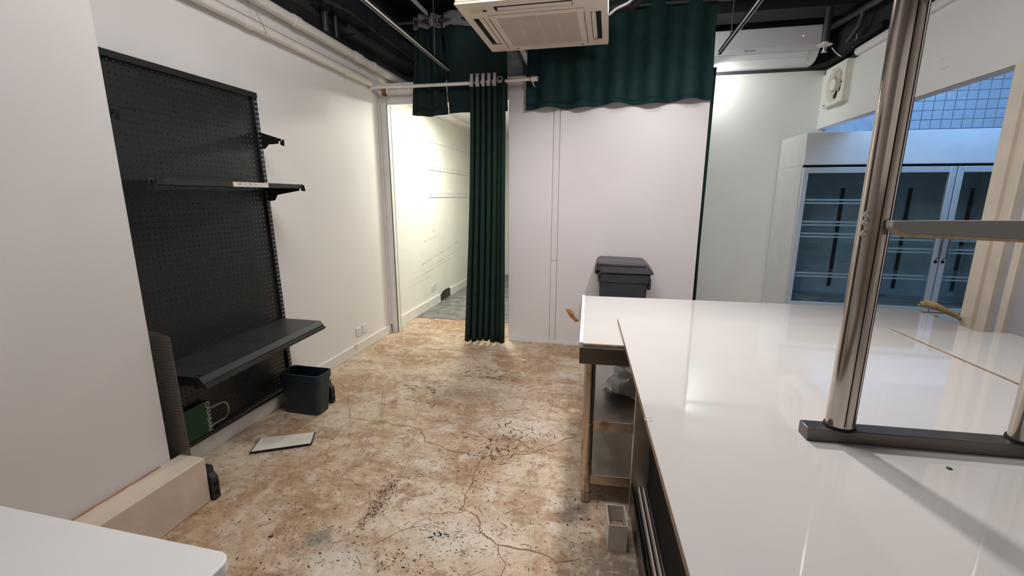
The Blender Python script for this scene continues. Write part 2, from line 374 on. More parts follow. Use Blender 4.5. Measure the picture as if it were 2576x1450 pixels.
cr = [[(-1.754, 2.575), (-1.683, 2.472), (-1.499, 2.458), (-1.202, 2.444), (-1.136, 2.423), (-1.057, 2.305), (-.904, 2.249), (-.719, 2.222), (-.651, 2.221), (-.49, 2.274), (-.402, 2.319), (-.253, 2.462), (-.138, 2.573)],
      [(-2.123, 2.985), (-1.95, 2.86), (-1.86, 2.72), (-1.754, 2.575)],
      [(-.651, 2.221), (-.658, 2.065), (-.649, 1.929), (-.637, 1.765)],
      [(-.632, 1.78), (-.549, 1.743), (-.509, 1.661), (-.414, 1.598), (-.322, 1.585), (-.22, 1.597), (-.148, 1.57), (-.05, 1.588)],
      [(-1.672, 2.446), (-1.638, 2.174), (-1.496, 1.914), (-1.295, 1.851), (-1.206, 1.821)],
      [(-1.25, 3.853), (-1.132, 3.666), (-.929, 3.471), (-.682, 3.312)],
      [(-.943, 1.48), (-.831, 1.602), (-.764, 1.723), (-.689, 1.739), (-.623, 1.754)],
      [(-.414, 1.598), (-.36, 1.5), (-.34, 1.4)], [(-1.25, 3.853), (-1.5, 3.9), (-1.75, 3.88)], [(-.9, 2.6), (-1.06, 2.46), (-1.136, 2.423)]]
for i, p in enumerate(cr): strip(p, (0.007 if i in (0, 2, 3) else 0.0035), 0.0004).build('floor_crack', 'crack', floor)
for p in ([(-1.648, 2.9), (-1.53, 2.66), (-1.473, 2.52)], [(-1.67, 2.9), (-1.55, 2.66), (-1.495, 2.53)], [(-1.445, 2.338), (-1.385, 2.098), (-1.356, 1.89)], [(-1.425, 2.33), (-1.37, 2.1), (-1.345, 1.92)]):
    strip(p, 0.006, 0.0004, 0.002).build('floor_gouge', simple('gouge', (0.34, 0.25, 0.18), 0.9), floor)
fl = MB(); flb = MB()
FS = 0.9
def flake(mb, x, y, l, wd, a):
    n = 6; pts = []
    for k in range(n):
        t = 2*math.pi*k/n; u, v = l/2*math.cos(t)*random.uniform(.5, 1.2), wd/2*math.sin(t)*random.uniform(.35, 1.1)
        pts.append((x+u*math.cos(a)-v*math.sin(a), y+u*math.sin(a)+v*math.cos(a)))
    mb.add([(*p, 0.0003) for p in pts]+[(x, y, 0.0022)], [(k, (k+1) % n, n) for k in range(n)])
def cluster(mb, cx, cy, sx, sy, n, l, wd, ang=None):
    for _ in range(n):
        x, y = random.gauss(cx, sx), random.gauss(cy, sy)
        if not (-2.28 < x < 1.2 and 0.9 < y < 4.2) or (x > 0.02 and y > 1.9): continue
        if x < -1.85 and y < 1.62: continue
        s = random.choice((.4, .55, .75, 1.0, 1.35)); flake(mb, x, y, l*s*FS, wd*s*FS*.8, random.uniform(0, 3.14) if ang is None else random.gauss(ang, .35))
cluster(fl, -.62, 2.36, .12, .12, 90, .05, .012); cluster(fl, -.47, 2.5, .13, .09, 70, .045, .010); cluster(fl, -.9, 3.35, .16, .08, 60, .08, .011, 0.2); cluster(fl, -.60, 2.28, .05, .05, 40, .04, .016); cluster(fl, -1.42, 3.0, .08, .04, 30, .06, .018, 0)
cluster(fl, -.66, 2.0, .09, .15, 60, .022, .008); cluster(fl, -.55, 1.75, .2, .15, 60, .02, .007); cluster(fl, -1.055, 1.75, .03, .12, 330, .014, .009)
cluster(fl, -.95, 2.03, .1, .1, 60, .016, .008); cluster(fl, -1.3, 2.85, .18, .14, 70, .022, .008); cluster(fl, -1.15, 1.23, .15, .05, 90, .018, .01)
cluster(fl, -.8, 2.4, .6, .6, 620, .013, .006); cluster(fl, -1.4, 1.9, .4, .4, 420, .012, .006); cluster(fl, -.7, 1.6, .5, .3, 420, .011, .006); cluster(fl, -1.0, 3.2, .6, .4, 300, .02, .005, .1); cluster(fl, -.3, 2.3, .15, .5, 120, .014, .006)
cluster(fl, -1.1, 3.5, .5, .3, 90, .03, .006, 0.1)
cluster(flb, -.68, 1.59, .05, .02, 16, .028, .014); cluster(flb, -1.38, 1.42, .03, .012, 6, .03, .016); cluster(flb, -1.2, 1.43, .09, .06, 120, .008, .006)
cluster(flb, -.6, 1.45, .3, .15, 70, .012, .007); cluster(flb, -1.3, 2.8, .1, .03, 18, .03, .012); cluster(flb, -.06, 1.85, .09, .1, 40, .02, .01)
cluster(flb, -1.1, 1.6, .35, .2, 60, .014, .008); cluster(flb, -.85, 1.42, .12, .04, 40, .015, .009); cluster(flb, -1.45, 1.58, .05, .03, 12, .025, .012)
hair = MB()
for cx_, cy_, sx_, sy_, n_ in ((-.6, 2.35, .18, .18, 50), (-.9, 3.3, .25, .15, 40), (-.8, 2.4, .5, .6, 70), (-1.0, 1.7, .4, .3, 30)):
    for _ in range(n_):
        x, y = random.gauss(cx_, sx_), random.gauss(cy_, sy_)
        if not (-2.2 < x < -.05 and 1.3 < y < 4.1): continue
        a = random.gauss(.2, .7); l = random.uniform(.025, .085); k_ = random.uniform(-.3, .3)
        pts = [(x+l*f*math.cos(a+k_*f), y+l*f*math.sin(a+k_*f)) for f in (0, .33, .66, 1)]
        rr = []
        for q in range(4):
            h_ = .0012*(1, 1.4, 1.2, .5)[q]; rr.append([(pts[q][0]+h_*math.sin(a), pts[q][1]-h_*math.cos(a), .0004), (pts[q][0], pts[q][1], .0009), (pts[q][0]-h_*math.sin(a), pts[q][1]+h_*math.cos(a), .0004)])
        hair.grid(rr)
o = hair.build('scratch_litter', 'crack', floor); o['kind'] = 'stuff'
o = fl.build('brown_flake_litter', 'chip', floor); o['kind'] = 'stuff'
o = flb.build('black_flake_litter', 'chipb', floor); o['kind'] = 'stuff'
vin = struct(bx(-2.34, -1.0, 4.94, 8.2, 0.0, 0.002).build('floor', 'grout'), 'grey vinyl plank floor of the back corridor')
for i in range(9):
    for j in range(4):
        x0 = -2.335+i*0.148; y0 = 4.945+j*0.9-(i % 3)*0.3
        a, b = max(4.945, y0), min(8.19, y0+0.896)
        if b-a > 0.05: bx(x0, x0+0.1465, a, b, 0.002, 0.0055).build('plank', 'vinyl', vin)
for cx, cy, rr in ((-1.72, 5.35, .075), (-1.62, 5.16, .06)):
    MB().prism([(cx+rr*random.uniform(.8, 1.7)*math.cos(k*.7), cy+rr*random.uniform(.7, 1.3)*math.sin(k*.7)) for k in range(9)], 'z', .0055, .0065).build('torn_patch', simple('torn_vinyl_patch', (.50, .42, .30), .8, dirt=((.14, .12, .1), .55, 15)), vin)

# ------------------------------------------------------------------ setting: walls, ceiling
wl = struct(bx(-2.5, -2.34, 1.4, 4.34, 0, 2.79).build('wall_left', 'wall'), 'white painted left wall behind the shelving')
bx(-2.5, -2.345, 1.4, 4.34, 2.79, 3.45).build('upper_wall', 'dgrey', wl)
random.seed(3)
rows = [(4.3-0.06*k, 2.80+random.uniform(-.012, .012)) for k in range(50)]
MB().prism(rows+[(1.36, 2.9), (4.3, 2.9)], 'x', -2.345, -2.338).build('paint_border', 'black', wl)
hl = struct(bx(-2.5, -2.34, 4.34, 8.2, 0, 2.79).build('wall_left', 'hallwall'), 'scuffed pale wall of the back corridor')
bx(-2.5, -2.345, 4.34, 8.3, 2.79, 3.45).build('upper_wall', 'dgrey', hl)
for p in ([(5.2, .62), (5.9, .70), (6.7, .80)], [(5.0, .48), (5.6, .52), (6.4, .58)], [(5.3, .92), (5.9, .96)], [(4.95, .40), (5.5, .44)], [(5.05, 1.45), (5.4, 1.42)], [(5.5, .56), (6.9, .68)], [(5.6, 1.05), (5.66, 1.02), (5.75, 1.06)], [(5.25, 1.22), (5.3, 1.15)], [(5.2, .78), (5.25, .7)]):
    rr = []
    for i in range(len(p)-1):
        for k in range(8):
            f = k/8; y = p[i][0]+(p[i+1][0]-p[i][0])*f; z = p[i][1]+(p[i+1][1]-p[i][1])*f+random.uniform(-.006, .006); h = random.uniform(.0006, .0045)
            rr.append([(-2.3396, y, z-h), (-2.3392, y, z), (-2.3396, y, z+h)])
    MB().grid(rr).build('scuff_mark', simple('grey_scuff', (.33, .32, .30), .8), hl)
struct(bx(-2.5, -2.03, -2.6, 1.51, 0, 3.45).build('wall_near_left', 'pillar', bevel=.004), 'white plastered pillar at the near left')
led = struct(bx(-2.03, -1.883, -2.6, 1.56, 0, 0.24).build('trim_1', 'cream', bevel=.006), 'cream plaster ledge at the foot of the near left pillar')
strip([(-2.02, .9), (-2.018, 1.1), (-2.02, 1.3), (-2.02, 1.45)], .018, .2402, .003).build('rust_line', simple('rusty_seam', (.40, .20, .11), .8), led)
bl = struct(bx(-2.34, -2.322, 2.66, 4.29, 0, 0.095).build('baseboard_left', 'skirt', bevel=.004), 'white skirting along the left wall right of the shelving')
bl2 = struct(bx(-2.34, -2.262, 1.60, 2.62, 0, 0.098).build('baseboard_left', 'skirt', bevel=.004), 'white kick board under the black shelving')
bh = struct(MB().box(-2.34, -2.318, 4.42, 5.78, 0, 0.12).box(-2.34, -2.318, 6.2, 8.2, 0, 0.12).build('baseboard_hall', 'skirt', bevel=.004), 'broken skirting along the corridor wall')
MB().prism([(5.76, 0.007), (5.75, .07), (5.79, .11), (5.86, .10), (5.93, .135), (6.05, .14), (6.17, .135), (6.24, .10), (6.22, .05), (6.25, .007)], 'x', -2.339, -2.327).build('broken_hole', 'holed', bh)
wn = struct(bx(-2.5, 5, -2.7, -2.6, 0, 3.45).build('wall_front', simple('taupe_front_wall', (.40, .34, .30), .6)), 'white wall behind the viewer')
# partition
wb = struct(bx(-.985, .815, 4.348, 4.39, 0, 2.42).build('wall_back', 'panel'), 'white board partition at the back of the shop')
bx(-.985, -.553, 4.333, 4.348, .032, 2.42).build('panel', 'panel', wb, bevel=.0015)
bx(-.487, .815, 4.333, 4.348, .032, 2.42).build('panel', 'panel', wb, bevel=.0015)
bx(-.5485, -.4915, 4.328, 4.348, .032, .866).build('batten', 'trim', wb, bevel=.0015)
bx(-.5485, -.4915, 4.328, 4.348, .869, 2.42).build('batten', 'trim', wb, bevel=.0015)
bx(-.985, .815, 4.320, 4.348, 0, .031).build('bottom_rail', 'trim', wb, bevel=.002)
MB().add([(-.382, 4.33, .375), (-.352, 4.318, .385), (-.30, 4.312, .335), (-.292, 4.318, .305), (-.332, 4.331, .29), (-.372, 4.331, .35), (-.34, 4.306, .34), (-.27, 4.33, .27), (-.25, 4.328, .262), (-.285, 4.33, .25)],
         [(0, 1, 6), (1, 2, 6), (2, 3, 6), (3, 4, 6), (4, 5, 6), (5, 0, 6), (3, 8, 9, 4)]).build('torn_board_flap', 'rawwood', wb, solid=.003)
hd = struct(bx(-2.34, .815, 4.345, 4.395, 2.42, 2.605).build('trim_2', 'trim'), 'white header beam over the doorway and partition')
bx(-2.25, .815, 4.328, 4.345, 2.405, 2.482).build('fascia', 'trim', hd, bevel=.002)
bx(-2.34, .815, 4.322, 4.345, 2.555, 2.605).build('fascia', 'trim', hd, bevel=.002)
bx(-2.285, -2.255, 4.30, 4.345, 2.49, 2.552).build('wood_block', simple('brown_block', (.30, .14, .07), .7), hd)
bx(-.70, -.675, 4.30, 4.345, 2.49, 2.552).build('wood_block', simple('brown_block', (.30, .14, .07), .7), hd)
jb = struct(bx(-2.318, -2.252, 4.315, 4.41, 0, 2.42).build('trim_3', 'trim', bevel=.002), 'white door jamb at the corridor entrance')
bx(-2.34, -2.318, 4.295, 4.41, .096, 2.42).build('outer_bead', 'trim', jb, bevel=.002)
bx(-2.252, -2.247, 4.395, 4.41, 0, 2.405).build('inner_bead', 'trim', jb); bx(-2.252, -2.247, 4.316, 4.33, 0, 2.405).build('green_seal', simple('dark_green_seal', (.02, .06, .04), .5), jb)
struct(bx(-1.0, -.93, 4.395, 8.2, 0, 2.60).build('wall_hall', 'hallwall'), 'corridor wall behind the partition')
struct(bx(-2.5, -.9, 8.2, 8.3, 0, 3.45).build('wall_hall_end', 'hallwall'), 'end wall of the corridor')
hc = struct(bx(-2.34, -1.0, 4.5, 8.2, 2.60, 2.62).build('ceiling', 'trim'), 'white corridor ceiling')
for i in range(5): bx(-2.34+i*.27, -2.34+i*.27+.264, 4.52, 8.2, 2.592, 2.60).build('plank', 'trim', hc)
struct(bx(-2.34, -2.16, 4.5, 6.98, 2.54, 2.592).build('trim_4', 'trim', bevel=.004), 'white boxed cornice along the corridor ceiling')
wf = struct(bx(-.93, 2.26, 5.7, 5.8, 0, 2.845).build('wall_far', 'farwall'), 'white far wall lit by a spotlight')
bx(-.93, 2.26, 5.705, 5.8, 2.845, 3.45).build('upper_wall', 'dgrey', wf)
wt = struct(bx(2.26, 4.8, 5.7, 5.8, 0, 3.45).build('wall_far', 'grout'), 'tiled wall glowing blue behind the refrigerator')
bx(2.26, 2.79, 5.694, 5.7, 1.9, 3.0).build('smooth_panel', 'tile', wt)
proto = None
for i in range(15):
    for j in range(9):
        x0 = 2.80+i*.093; z0 = 2.12+j*.093
        if proto is None:
            proto = bx(0, .088, -.008, 0, 0, .088).build('tile', 'tile', wt, bevel=.003); o = proto
        else:
            o = proto.copy(); C.objects.link(o)
        o.location = (x0, 5.7+random.uniform(-.001, .001), z0)
wr = struct(bx(2.2, 2.3, -2.6, 5.7, 2.237, 2.79).build('wall_right', 'wall'), 'white bulkhead along the right side')
bx(2.21, 2.3, -2.6, 5.7, 2.79, 3.45).build('upper_wall', 'black', wr)
strip([(2.205, 5.6), (2.205, 4.5), (2.205, 3.2)], .012, 2.2365, .002).build('worn_edge', 'lamedge', wr)
struct(bx(2.2, 2.3, -2.6, 1.7, 0, 2.237).build('wall_right', 'wall'), 'white wall at the near right')
struct(MB().prism([(2.2, 2.79), (2.17, 2.795), (2.152, 2.82), (2.158, 2.85), (2.185, 2.868), (2.215, 2.868)], 'y', -2.6, 5.0).build('trim_5', 'trim', smooth=True), 'rounded white moulding on top of the right bulkhead')
dr = struct(bx(2.185, 2.31, 3.105, 3.196, 0, 2.237).build('door_1', 'jamb', bevel=.003), 'cream frame of the side door at right')
bx(2.205, 2.31, 3.045, 3.105, 0, 2.237).build('frame_step', 'jamb', dr, bevel=.002)
bx(2.212, 2.31, 3.03, 3.045, 0, 2.237).build('frame_groove', 'lamedge', dr)
bx(2.192, 2.31, 3.012, 3.03, 0, 2.237).build('frame_bead', 'jamb', dr, bevel=.002)
bx(2.22, 2.31, 2.965, 3.012, 0, 2.237).build('stop_board', 'lilac', dr)
bx(2.28, 2.31, 2.942, 2.965, 0, 2.237).build('gap', 'inner', dr)
bx(2.19, 2.31, 2.895, 2.942, 0, 2.237).build('frame_bead', 'jamb', dr, bevel=.002)
bx(2.215, 2.27, 1.7, 2.895, 0, 2.237).build('door_leaf', 'lilac', dr)
struct(bx(4.8, 4.9, -2.6, 5.8, 0, 3.45).build('wall_far_right', 'wall'), 'side wall of the refrigerator room')
struct(bx(2.3, 4.8, 2.0, 2.1, 0, 3.45).build('wall_side_room', 'wall'), 'near wall of the refrigerator room')
ce = struct(bx(-2.6, 5, -2.7, 8.3, 3.45, 3.55).build('ceiling', 'black'), 'black painted open ceiling')
for x in (-1.15, .95): bx(x-.12, x+.12, -2.6, 5.7, 3.3, 3.45).build('ceiling_beam', 'black', ce)
bx(-2.34, 2.2, 4.95, 5.25, 3.22, 3.45).build('ceiling_beam', 'black', ce)

# ------------------------------------------------------------------ black display shelving
u = thing('display_shelf', 'tall black pegboard display shelving unit against the left wall', 'shelving', (-2.3, 2.13, 0))
for y in (2.598, 1.60):
    p = bx(-2.306, -2.268, y, y+.034, .10, 2.148).build('upright_post', 'bmetal', u, bevel=.002)
    MB().box(-2.268, -2.2665, y+.004, y+.030, .2, 2.145).build('slot_strip', 'slot', p, label='slotted face of the upright with its light reflection painted grey')
bx(-2.306, -2.262, 1.60, 2.632, 2.118, 2.15).build('top_rail', 'bmetal', u, bevel=.002)
zs = [.125, .62, 1.0, 1.475, 1.915, 2.118]
for a, b in zip(zs, zs[1:]):
    pn = bx(-2.2865, -2.2855, 1.634, 2.598, a+.003, b-.003).build('back_panel', 'peg', u)
    bx(-2.297, -2.2835, 1.634, 2.598, a-.003, a+.003).build('panel_lip', 'bmetal', pn)
bx(-2.306, -2.25, 1.634, 2.598, .100, .125).build('base_beam', 'bmetal', u, bevel=.002)
for y in (1.562, 2.622):
    lg = MB().prism([(-2.306, 0.004), (-1.862 if y < 2 else -1.922, .004), (-1.862 if y < 2 else -1.922, .12), (-1.885 if y < 2 else -1.945, .145), (-1.885 if y < 2 else -1.945, .175), (-2.306, .19)], 'y', y, y+.036).build('base_foot', 'bmetal', u, bevel=.003)
    x1 = -1.862 if y < 2 else -1.922
    for z in (.03, .075): bx(x1, x1+.003, y+.008, y+.028, z, z+.02).build('foot_slot', 'inner', lg)
def bracket(y, z, ang, ln, par=u):
    def q(a, b):   # a out from wall, b up
        ca, sa = math.cos(ang), math.sin(ang)
        return (-2.268+a*ca-b*sa, z+a*sa+b*ca)
    hook = [(ln-.045, -.028), (ln-.046, -.016), (ln-.04, -.008), (ln-.030, -.010), (ln-.028, -.018), (ln-.034, -.023), (ln-.030, -.030)]
    pl = [(0, .01), (ln-.028, .006), (ln-.026, -.004), (ln-.018, -.004), (ln-.016, .008), (ln-.006, .006), (ln, -.034)] + hook[::-1] + [(.07, -.050), (.045, -.085), (0, -.09)]
    pts = [q(*p) for p in pl]
    # ear clipping by bmesh: single ngon, triangulated
    mb = MB(); n = len(pts)
    mb.add([(p[0], y, p[1]) for p in pts]+[(p[0], y+.004, p[1]) for p in pts], [tuple(range(n)), tuple(range(n, 2*n))]+[(i, (i+1) % n, (i+1) % n+n, i+n) for i in range(n)])
    return mb.build('shelf_bracket', 'bmetal', par)
bracket(2.620, 1.897, R(-15), .185); bracket(1.622, 1.897, R(-15), .185)
# middle shelf, seen edge on
bracket(2.620, 1.553, R(2), .29); bracket(1.622, 1.553, R(2), .29)
sh = bx(-2.265, -1.998, 1.615, 2.625, 1.549, 1.554).build('shelf', 'shelfblk', u)
bx(-2.003, -1.996, 1.612, 2.627, 1.547, 1.574).build('front_lip', 'shelfblk', sh, bevel=.002)
bx(-2.265, -2.0, 2.621, 2.626, 1.547, 1.570).build('end_lip', 'shelfblk', sh)
MB().prism([(-1.997, 1.64), (-1.992, 1.64), (-1.985, 1.672), (-1.990, 1.672)], 'z', 1.549, 1.59).build('label_clip', 'bmetal', sh)
lb = bx(-1.9955, -1.9945, 2.062, 2.318, 1.5475, 1.5735).build('paper_label', 'label', sh, label='white paper label with blue handwriting on the middle shelf edge')
def lp(px, py): return Vector((-1.9940, 2.062+(px-245)/1015*.256, 1.5735-(py-290)/180*.026))
st = [[(385, 345), (470, 340)], [(405, 330), (393, 420)], [(408, 350), (455, 348), (465, 415)], [(405, 372), (458, 370)], [(405, 392), (458, 390)], [(428, 308), (422, 360)],
      [(540, 320), (545, 410)], [(562, 330), (582, 412)], [(585, 335), (622, 352), (592, 380), (618, 408), (578, 412)], [(670, 330), (712, 372)], [(722, 318), (665, 374)], [(688, 342), (742, 330)],
      [(650, 412), (692, 405)], [(712, 388), (742, 422)], [(762, 350), (700, 402)], [(776, 366), (745, 418)], [(830, 360), (902, 364)], [(870, 340), (865, 440)], [(878, 372), (900, 392)]]
mbk = MB()
for ln in st:
    pts = [lp(*p) for p in ln]; rows = []
    for i, p in enumerate(pts):
        d = (pts[min(i+1, len(pts)-1)]-pts[max(i-1, 0)]).normalized(); nn = Vector((0, -d.z, d.y))*.0005
        rows.append([p-nn, p+nn])
    mbk.grid(rows)
# the ink lies on the label (same thickness of paper), merged as flat print on the shelf
ink = mbk.build('handwriting', 'ink', u); ink['label'] = 'blue handwritten characters'
# bottom shelf
bs = bx(-2.268, -1.965, 1.65, 2.60, .628, .634).build('shelf', 'shelfblk', u, bevel=.001)
MB().prism([(-1.965, .634), (-1.942, .607), (-1.942, .598), (-1.928, .594), (-1.928, .578), (-1.945, .570), (-1.955, .590), (-1.972, .622)], 'y', 1.645, 2.605).build('stepped_lip', 'shelfblk', bs)
MB().box(-2.01, -1.97, 1.645, 1.68, .575, .634).build('lip_end', 'bmetal', bs)
for y in (1.652, 2.592): MB().prism([(-2.268, .628), (-1.96, .628), (-1.96, .60), (-2.2, .55), (-2.268, .53)], 'y', y, y+.004).build('shelf_bracket', 'bmetal', u)
ep = MB().prism([(-2.20, .175), (-1.970, .175), (-1.962, .185), (-1.976, .845), (-1.985, .857), (-2.08, .872), (-2.20, .872)], 'y', 1.558, 1.5595).build('end_panel', 'pegend', u, label='perforated black end panel')
bx(-2.306, -2.19, 1.556, 1.6, .5, .54).build('end_bracket', 'bmetal', u)

for o in u.children_recursive:            # rack sheared and its bottom shelf tilted to the near end to fit image coordinates
    if o.type != 'MESH': continue
    low = o.name.split('.')[0] in ('stepped_lip', 'lip_end') or (o.name.split('.')[0] in ('shelf', 'shelf_bracket') and max(v.co.z for v in o.data.vertices) < .9)
    for v in o.data.vertices:
        if o.name.split('.')[0] not in ('base_foot', 'foot_slot', 'end_panel', 'base_beam'): v.co.y += (1.1-v.co.z)*.033
        if low: v.co.z += (v.co.y-.45)*.032
pb = thing('paper_bag', 'dark green paper bag lying sideways under the bottom shelf', 'bag', (-2.26, 1.8, .126))
bx(-2.272, -2.252, 1.665, 1.942, .127, .322).build('bag_body', 'paperbag', pb, bevel=.002)
vs, fs = textmesh('CASABAKI', .043)
xs = [v.x for v in vs]; ys = [v.y for v in vs]
sc = .185/(max(xs)-min(xs)); sy = .026/(max(ys)-min(ys))
MB().add([(-2.2515+v.z, 1.918+(v.y-min(ys))*sy, .317-(v.x-min(xs))*sc) for v in vs], fs).build('lettering', 'print', pb, label='pale lettering reading CASABAKI')
for k in (0, 1):
    o_ = .012*k
    pth = [(-2.25-.006*k, 1.942, .275-o_)]+[(-2.247-.006*k, 2.02+.045*math.sin(R(a))*1.0, .215-o_/2+.055*math.cos(R(a))) for a in range(10, 175, 15)]+[(-2.25-.006*k, 1.942, .165-o_)]
    MB().tube(pth, .0018, 6).build('bag_handle', 'print', pb, smooth=True)

# ------------------------------------------------------------------ navy waste bin, loose sheet
wb_ = thing('waste_bin', 'small navy ribbed open waste bin on the floor beside the shelving', 'bin', (-2.03, 2.5, 0))
def ring(hx, hy, cx, cy, z, r, rib=0.0, n=120):
    out = []
    base = rrect(cx-hx, cx+hx, cy-hy, cy+hy, r, 10); L = [0]
    for i in range(len(base)): L.append(L[-1]+(Vector(base[(i+1) % len(base)])-Vector(base[i])).length)
    for k in range(n):
        t = L[-1]*k/n; i = max(j for j in range(len(base)) if L[j] <= t); f = (t-L[i])/max(1e-9, L[i+1]-L[i])
        p = Vector(base[i]).lerp(Vector(base[(i+1) % len(base)]), f); d = (p-Vector((cx, cy))).normalized()
        p = p+d*(rib if k % 2 else 0); out.append((p.x, p.y, z))
    return out
def loft(rings, cap0=True, cap1=False):
    mb = MB(); n = len(rings[0]); vs = [p for r in rings for p in r]
    fs = [(i*n+k, i*n+(k+1) % n, (i+1)*n+(k+1) % n, (i+1)*n+k) for i in range(len(rings)-1) for k in range(n)]
    if cap0: fs.append(tuple(range(n))[::-1])
    if cap1: fs.append(tuple(range((len(rings)-1)*n, len(rings)*n)))
    return mb.add(vs, fs)
cx, cy = -2.03, 2.50
loft([ring(.133, .064, cx-.01, cy, .002, .03, .0018), ring(.150, .074, cx, cy, .245, .032, .0018)]).build('bin_body', 'bluebin', wb_, smooth=True)
loft([ring(.150, .074, cx, cy, .245, .03), ring(.157, .079, cx, cy, .25, .03), ring(.160, .081, cx, cy, .298, .03), ring(.153, .075, cx, cy, .298, .03), ring(.135, .064, cx-.01, cy, .01, .03)], False, True).build('bin_rim', 'bluebin', wb_, smooth=True)
fs_ = thing('loose_sheet', 'dusty white acrylic sheet with dark border lying on the floor', 'sheet', (-1.89, 2.08, 0))
q4 = [(-2.008, 1.937), (-1.712, 2.102), (-1.773, 2.224), (-2.067, 2.086)]
MB().prism(q4, 'z', .012, .016).build('border', 'navy', fs_)
cq = Vector((sum(p[0] for p in q4)/4, sum(p[1] for p in q4)/4))
MB().prism([tuple(cq+(Vector(p)-cq)*.955) for p in q4], 'z', .016, .0175).build('sheet_face', 'sheet', fs_)
MB().prism([tuple(cq+(Vector(p)-cq)*.5) for p in q4], 'z', .0, .012).build('sheet_packing', 'navy', fs_)

# ------------------------------------------------------------------ sockets and rails on walls
def socket(y0, z0, lab, holes, x=-2.34, sz=.087):
    t = thing('wall_socket', lab, 'socket', (x, y0, z0))
    bx(x, x+.008, y0, y0+sz, z0, z0+sz).build('plate', 'acwhite', t, bevel=.004)
    if holes:
        c = y0+sz/2
        for dy, dz, h in ((0, .05, .014), (-.012, .026, .008), (.012, .026, .008)):
            bx(x+.0078, x+.0086, c+dy-.002, c+dy+.002, z0+dz, z0+dz+h).build('pin_hole', 'inner', t)
socket(3.632, .158, 'white three pin wall socket, the left one of the pair on the left wall', True)
socket(3.738, .162, 'blank white wall plate right of the three pin socket', False)
socket(5.50, .215, 'white socket low on the corridor wall, nearer of the pair', True)
socket(5.60, .220, 'white socket low on the corridor wall, farther of the pair', True)
for z, h, lab, dk in ((2.20, .06, 'painted over hook rail, topmost of three on the corridor wall', 0), (1.842, .072, 'white drilled hook rail, middle one of three on the corridor wall', 1), (1.488, .08, 'white drilled hook rail, lowest of three on the corridor wall', 1)):
    t = thing('hook_rail', lab, 'rail', (-2.34, 5.53, z))
    bx(-2.34, -2.328, 5.53, 7.38, z, z+h).build('rail_strip', 'trim', t, bevel=.002)
    for k in range(14):
        if dk: bx(-2.3282, -2.327, 5.57+.13*k, 5.582+.13*k, z+h*.45, z+h*.45+.014).build('peg_hole', 'inner', t)

# ------------------------------------------------------------------ pipes, black conduits, tracks
def pipe(name, path, r, mt, label, cat='pipe', joints=(), jm=None, group=None):
    t = thing(name, label, cat, path[0], 0, group)
    MB().tube(path, r, 14).build('pipe_run', mt, t, smooth=True)
    for j in joints:
        a, b = Vector(j[0]), Vector(j[1]); MB().tube([a, b], r*1.16, 14).build('coupling', jm or mt, t, smooth=True)
    return t
pw = pipe('drain_pipe', [(-2.303, 1.55, 2.585), (-2.303, 4.12, 2.562)], .029, 'pvc', 'white plastic pipe, lower of the two along the left wall top', joints=[((-2.305, 2.60, 2.575), (-2.305, 2.66, 2.5745)), ((-2.305, 3.70, 2.565), (-2.305, 3.76, 2.5645))])
pu = pipe('drain_pipe', [(-2.292, 1.55, 2.755), (-2.292, 2.78, 2.745), (-2.292, 5.6, 2.70)], .036, 'pvc', 'thicker white plastic pipe, upper of the two along the left wall top', joints=[((-2.292, 3.05, 2.741), (-2.292, 3.12, 2.740)), ((-2.292, 3.85, 2.729), (-2.292, 3.95, 2.727)), ((-2.292, 4.15, 2.724), (-2.292, 4.19, 2.7235))])
MB().tube([(-2.29, 2.66, 2.80), (-2.268, 2.66, 2.75), (-2.27, 2.67, 2.69), (-2.28, 2.70, 2.64), (-2.27, 2.72, 2.60), (-2.275, 2.76, 2.55)], .0022, 6).build('tie_wire', 'wire', pu, smooth=True)
MB().tube([(-2.268, 2.64, 2.75), (-2.265, 2.64, 2.68), (-2.255, 2.66, 2.63), (-2.25, 2.72, 2.645)], .0018, 6).build('tie_wire', 'wire', pu, smooth=True)
pipe('drain_pipe', [(-1.02, 4.9, 3.45), (-1.02, 4.9, 3.10), (-.93, 4.9, 2.92), (-.80, 4.9, 2.70)], .03, 'pvc', 'short white plastic pipe seen between the hanging curtains', joints=[((-.935, 4.9, 2.93), (-.92, 4.9, 2.90))])
t = thing('gap_backdrop', 'added grey duct seen between the hanging curtains above the partition', 'backdrop', (-.8, 5.1, 2.75))
bx(-1.6, -.2, 5.1, 5.5, 2.74, 3.12).build('backdrop_body', simple('lit_gap_grey', (.26, .28, .29), .5, var=.3), t, bevel=.01)  # grey box added to stand in for the lit space behind the curtains
bx(-1.0, -.96, 5.07, 5.53, 2.72, 3.14).build('backdrop_flange', 'dgrey', t)
for x in (-1.4, -.4): MB().tube([(x, 5.25, 3.12), (x, 5.25, 3.45)], .006, 6).build('hanger_rod', 'blackpipe', t)
tag(MB().tube([(-2.30, 1.5, 2.617), (-2.285, 2.2, 2.612), (-2.29, 3.0, 2.604), (-2.285, 3.9, 2.596), (-2.30, 4.1, 2.596)], .0025, 6).build('thin_cable', simple('pinkish_cable', (.45, .28, .27), .5), smooth=True), 'thin pinkish cable lying along the lower white pipe', 'cable')
t = thing('conduit', 'upper black conduit along the dark wall above the white pipes', 'conduit', (-2.2, 3.2, 3.0))
MB().tube([(-2.2, 3.3, 2.97), (-2.2, 3.64, 3.013), (-2.2, 5.6, 2.94)], .022, 10).build('conduit_run', 'blackpipe', t, smooth=True)
bx(-2.345, -2.2, 4.0, 4.03, 2.985, 3.005).build('clip', 'blackpipe', t); bx(-2.345, -2.2, 3.34, 3.37, 2.955, 2.975).build('clip', 'blackpipe', t)
t = thing('cable_tray', 'black steel cable tray below the conduit on the dark left wall', 'tray', (-2.25, 3.6, 2.87))
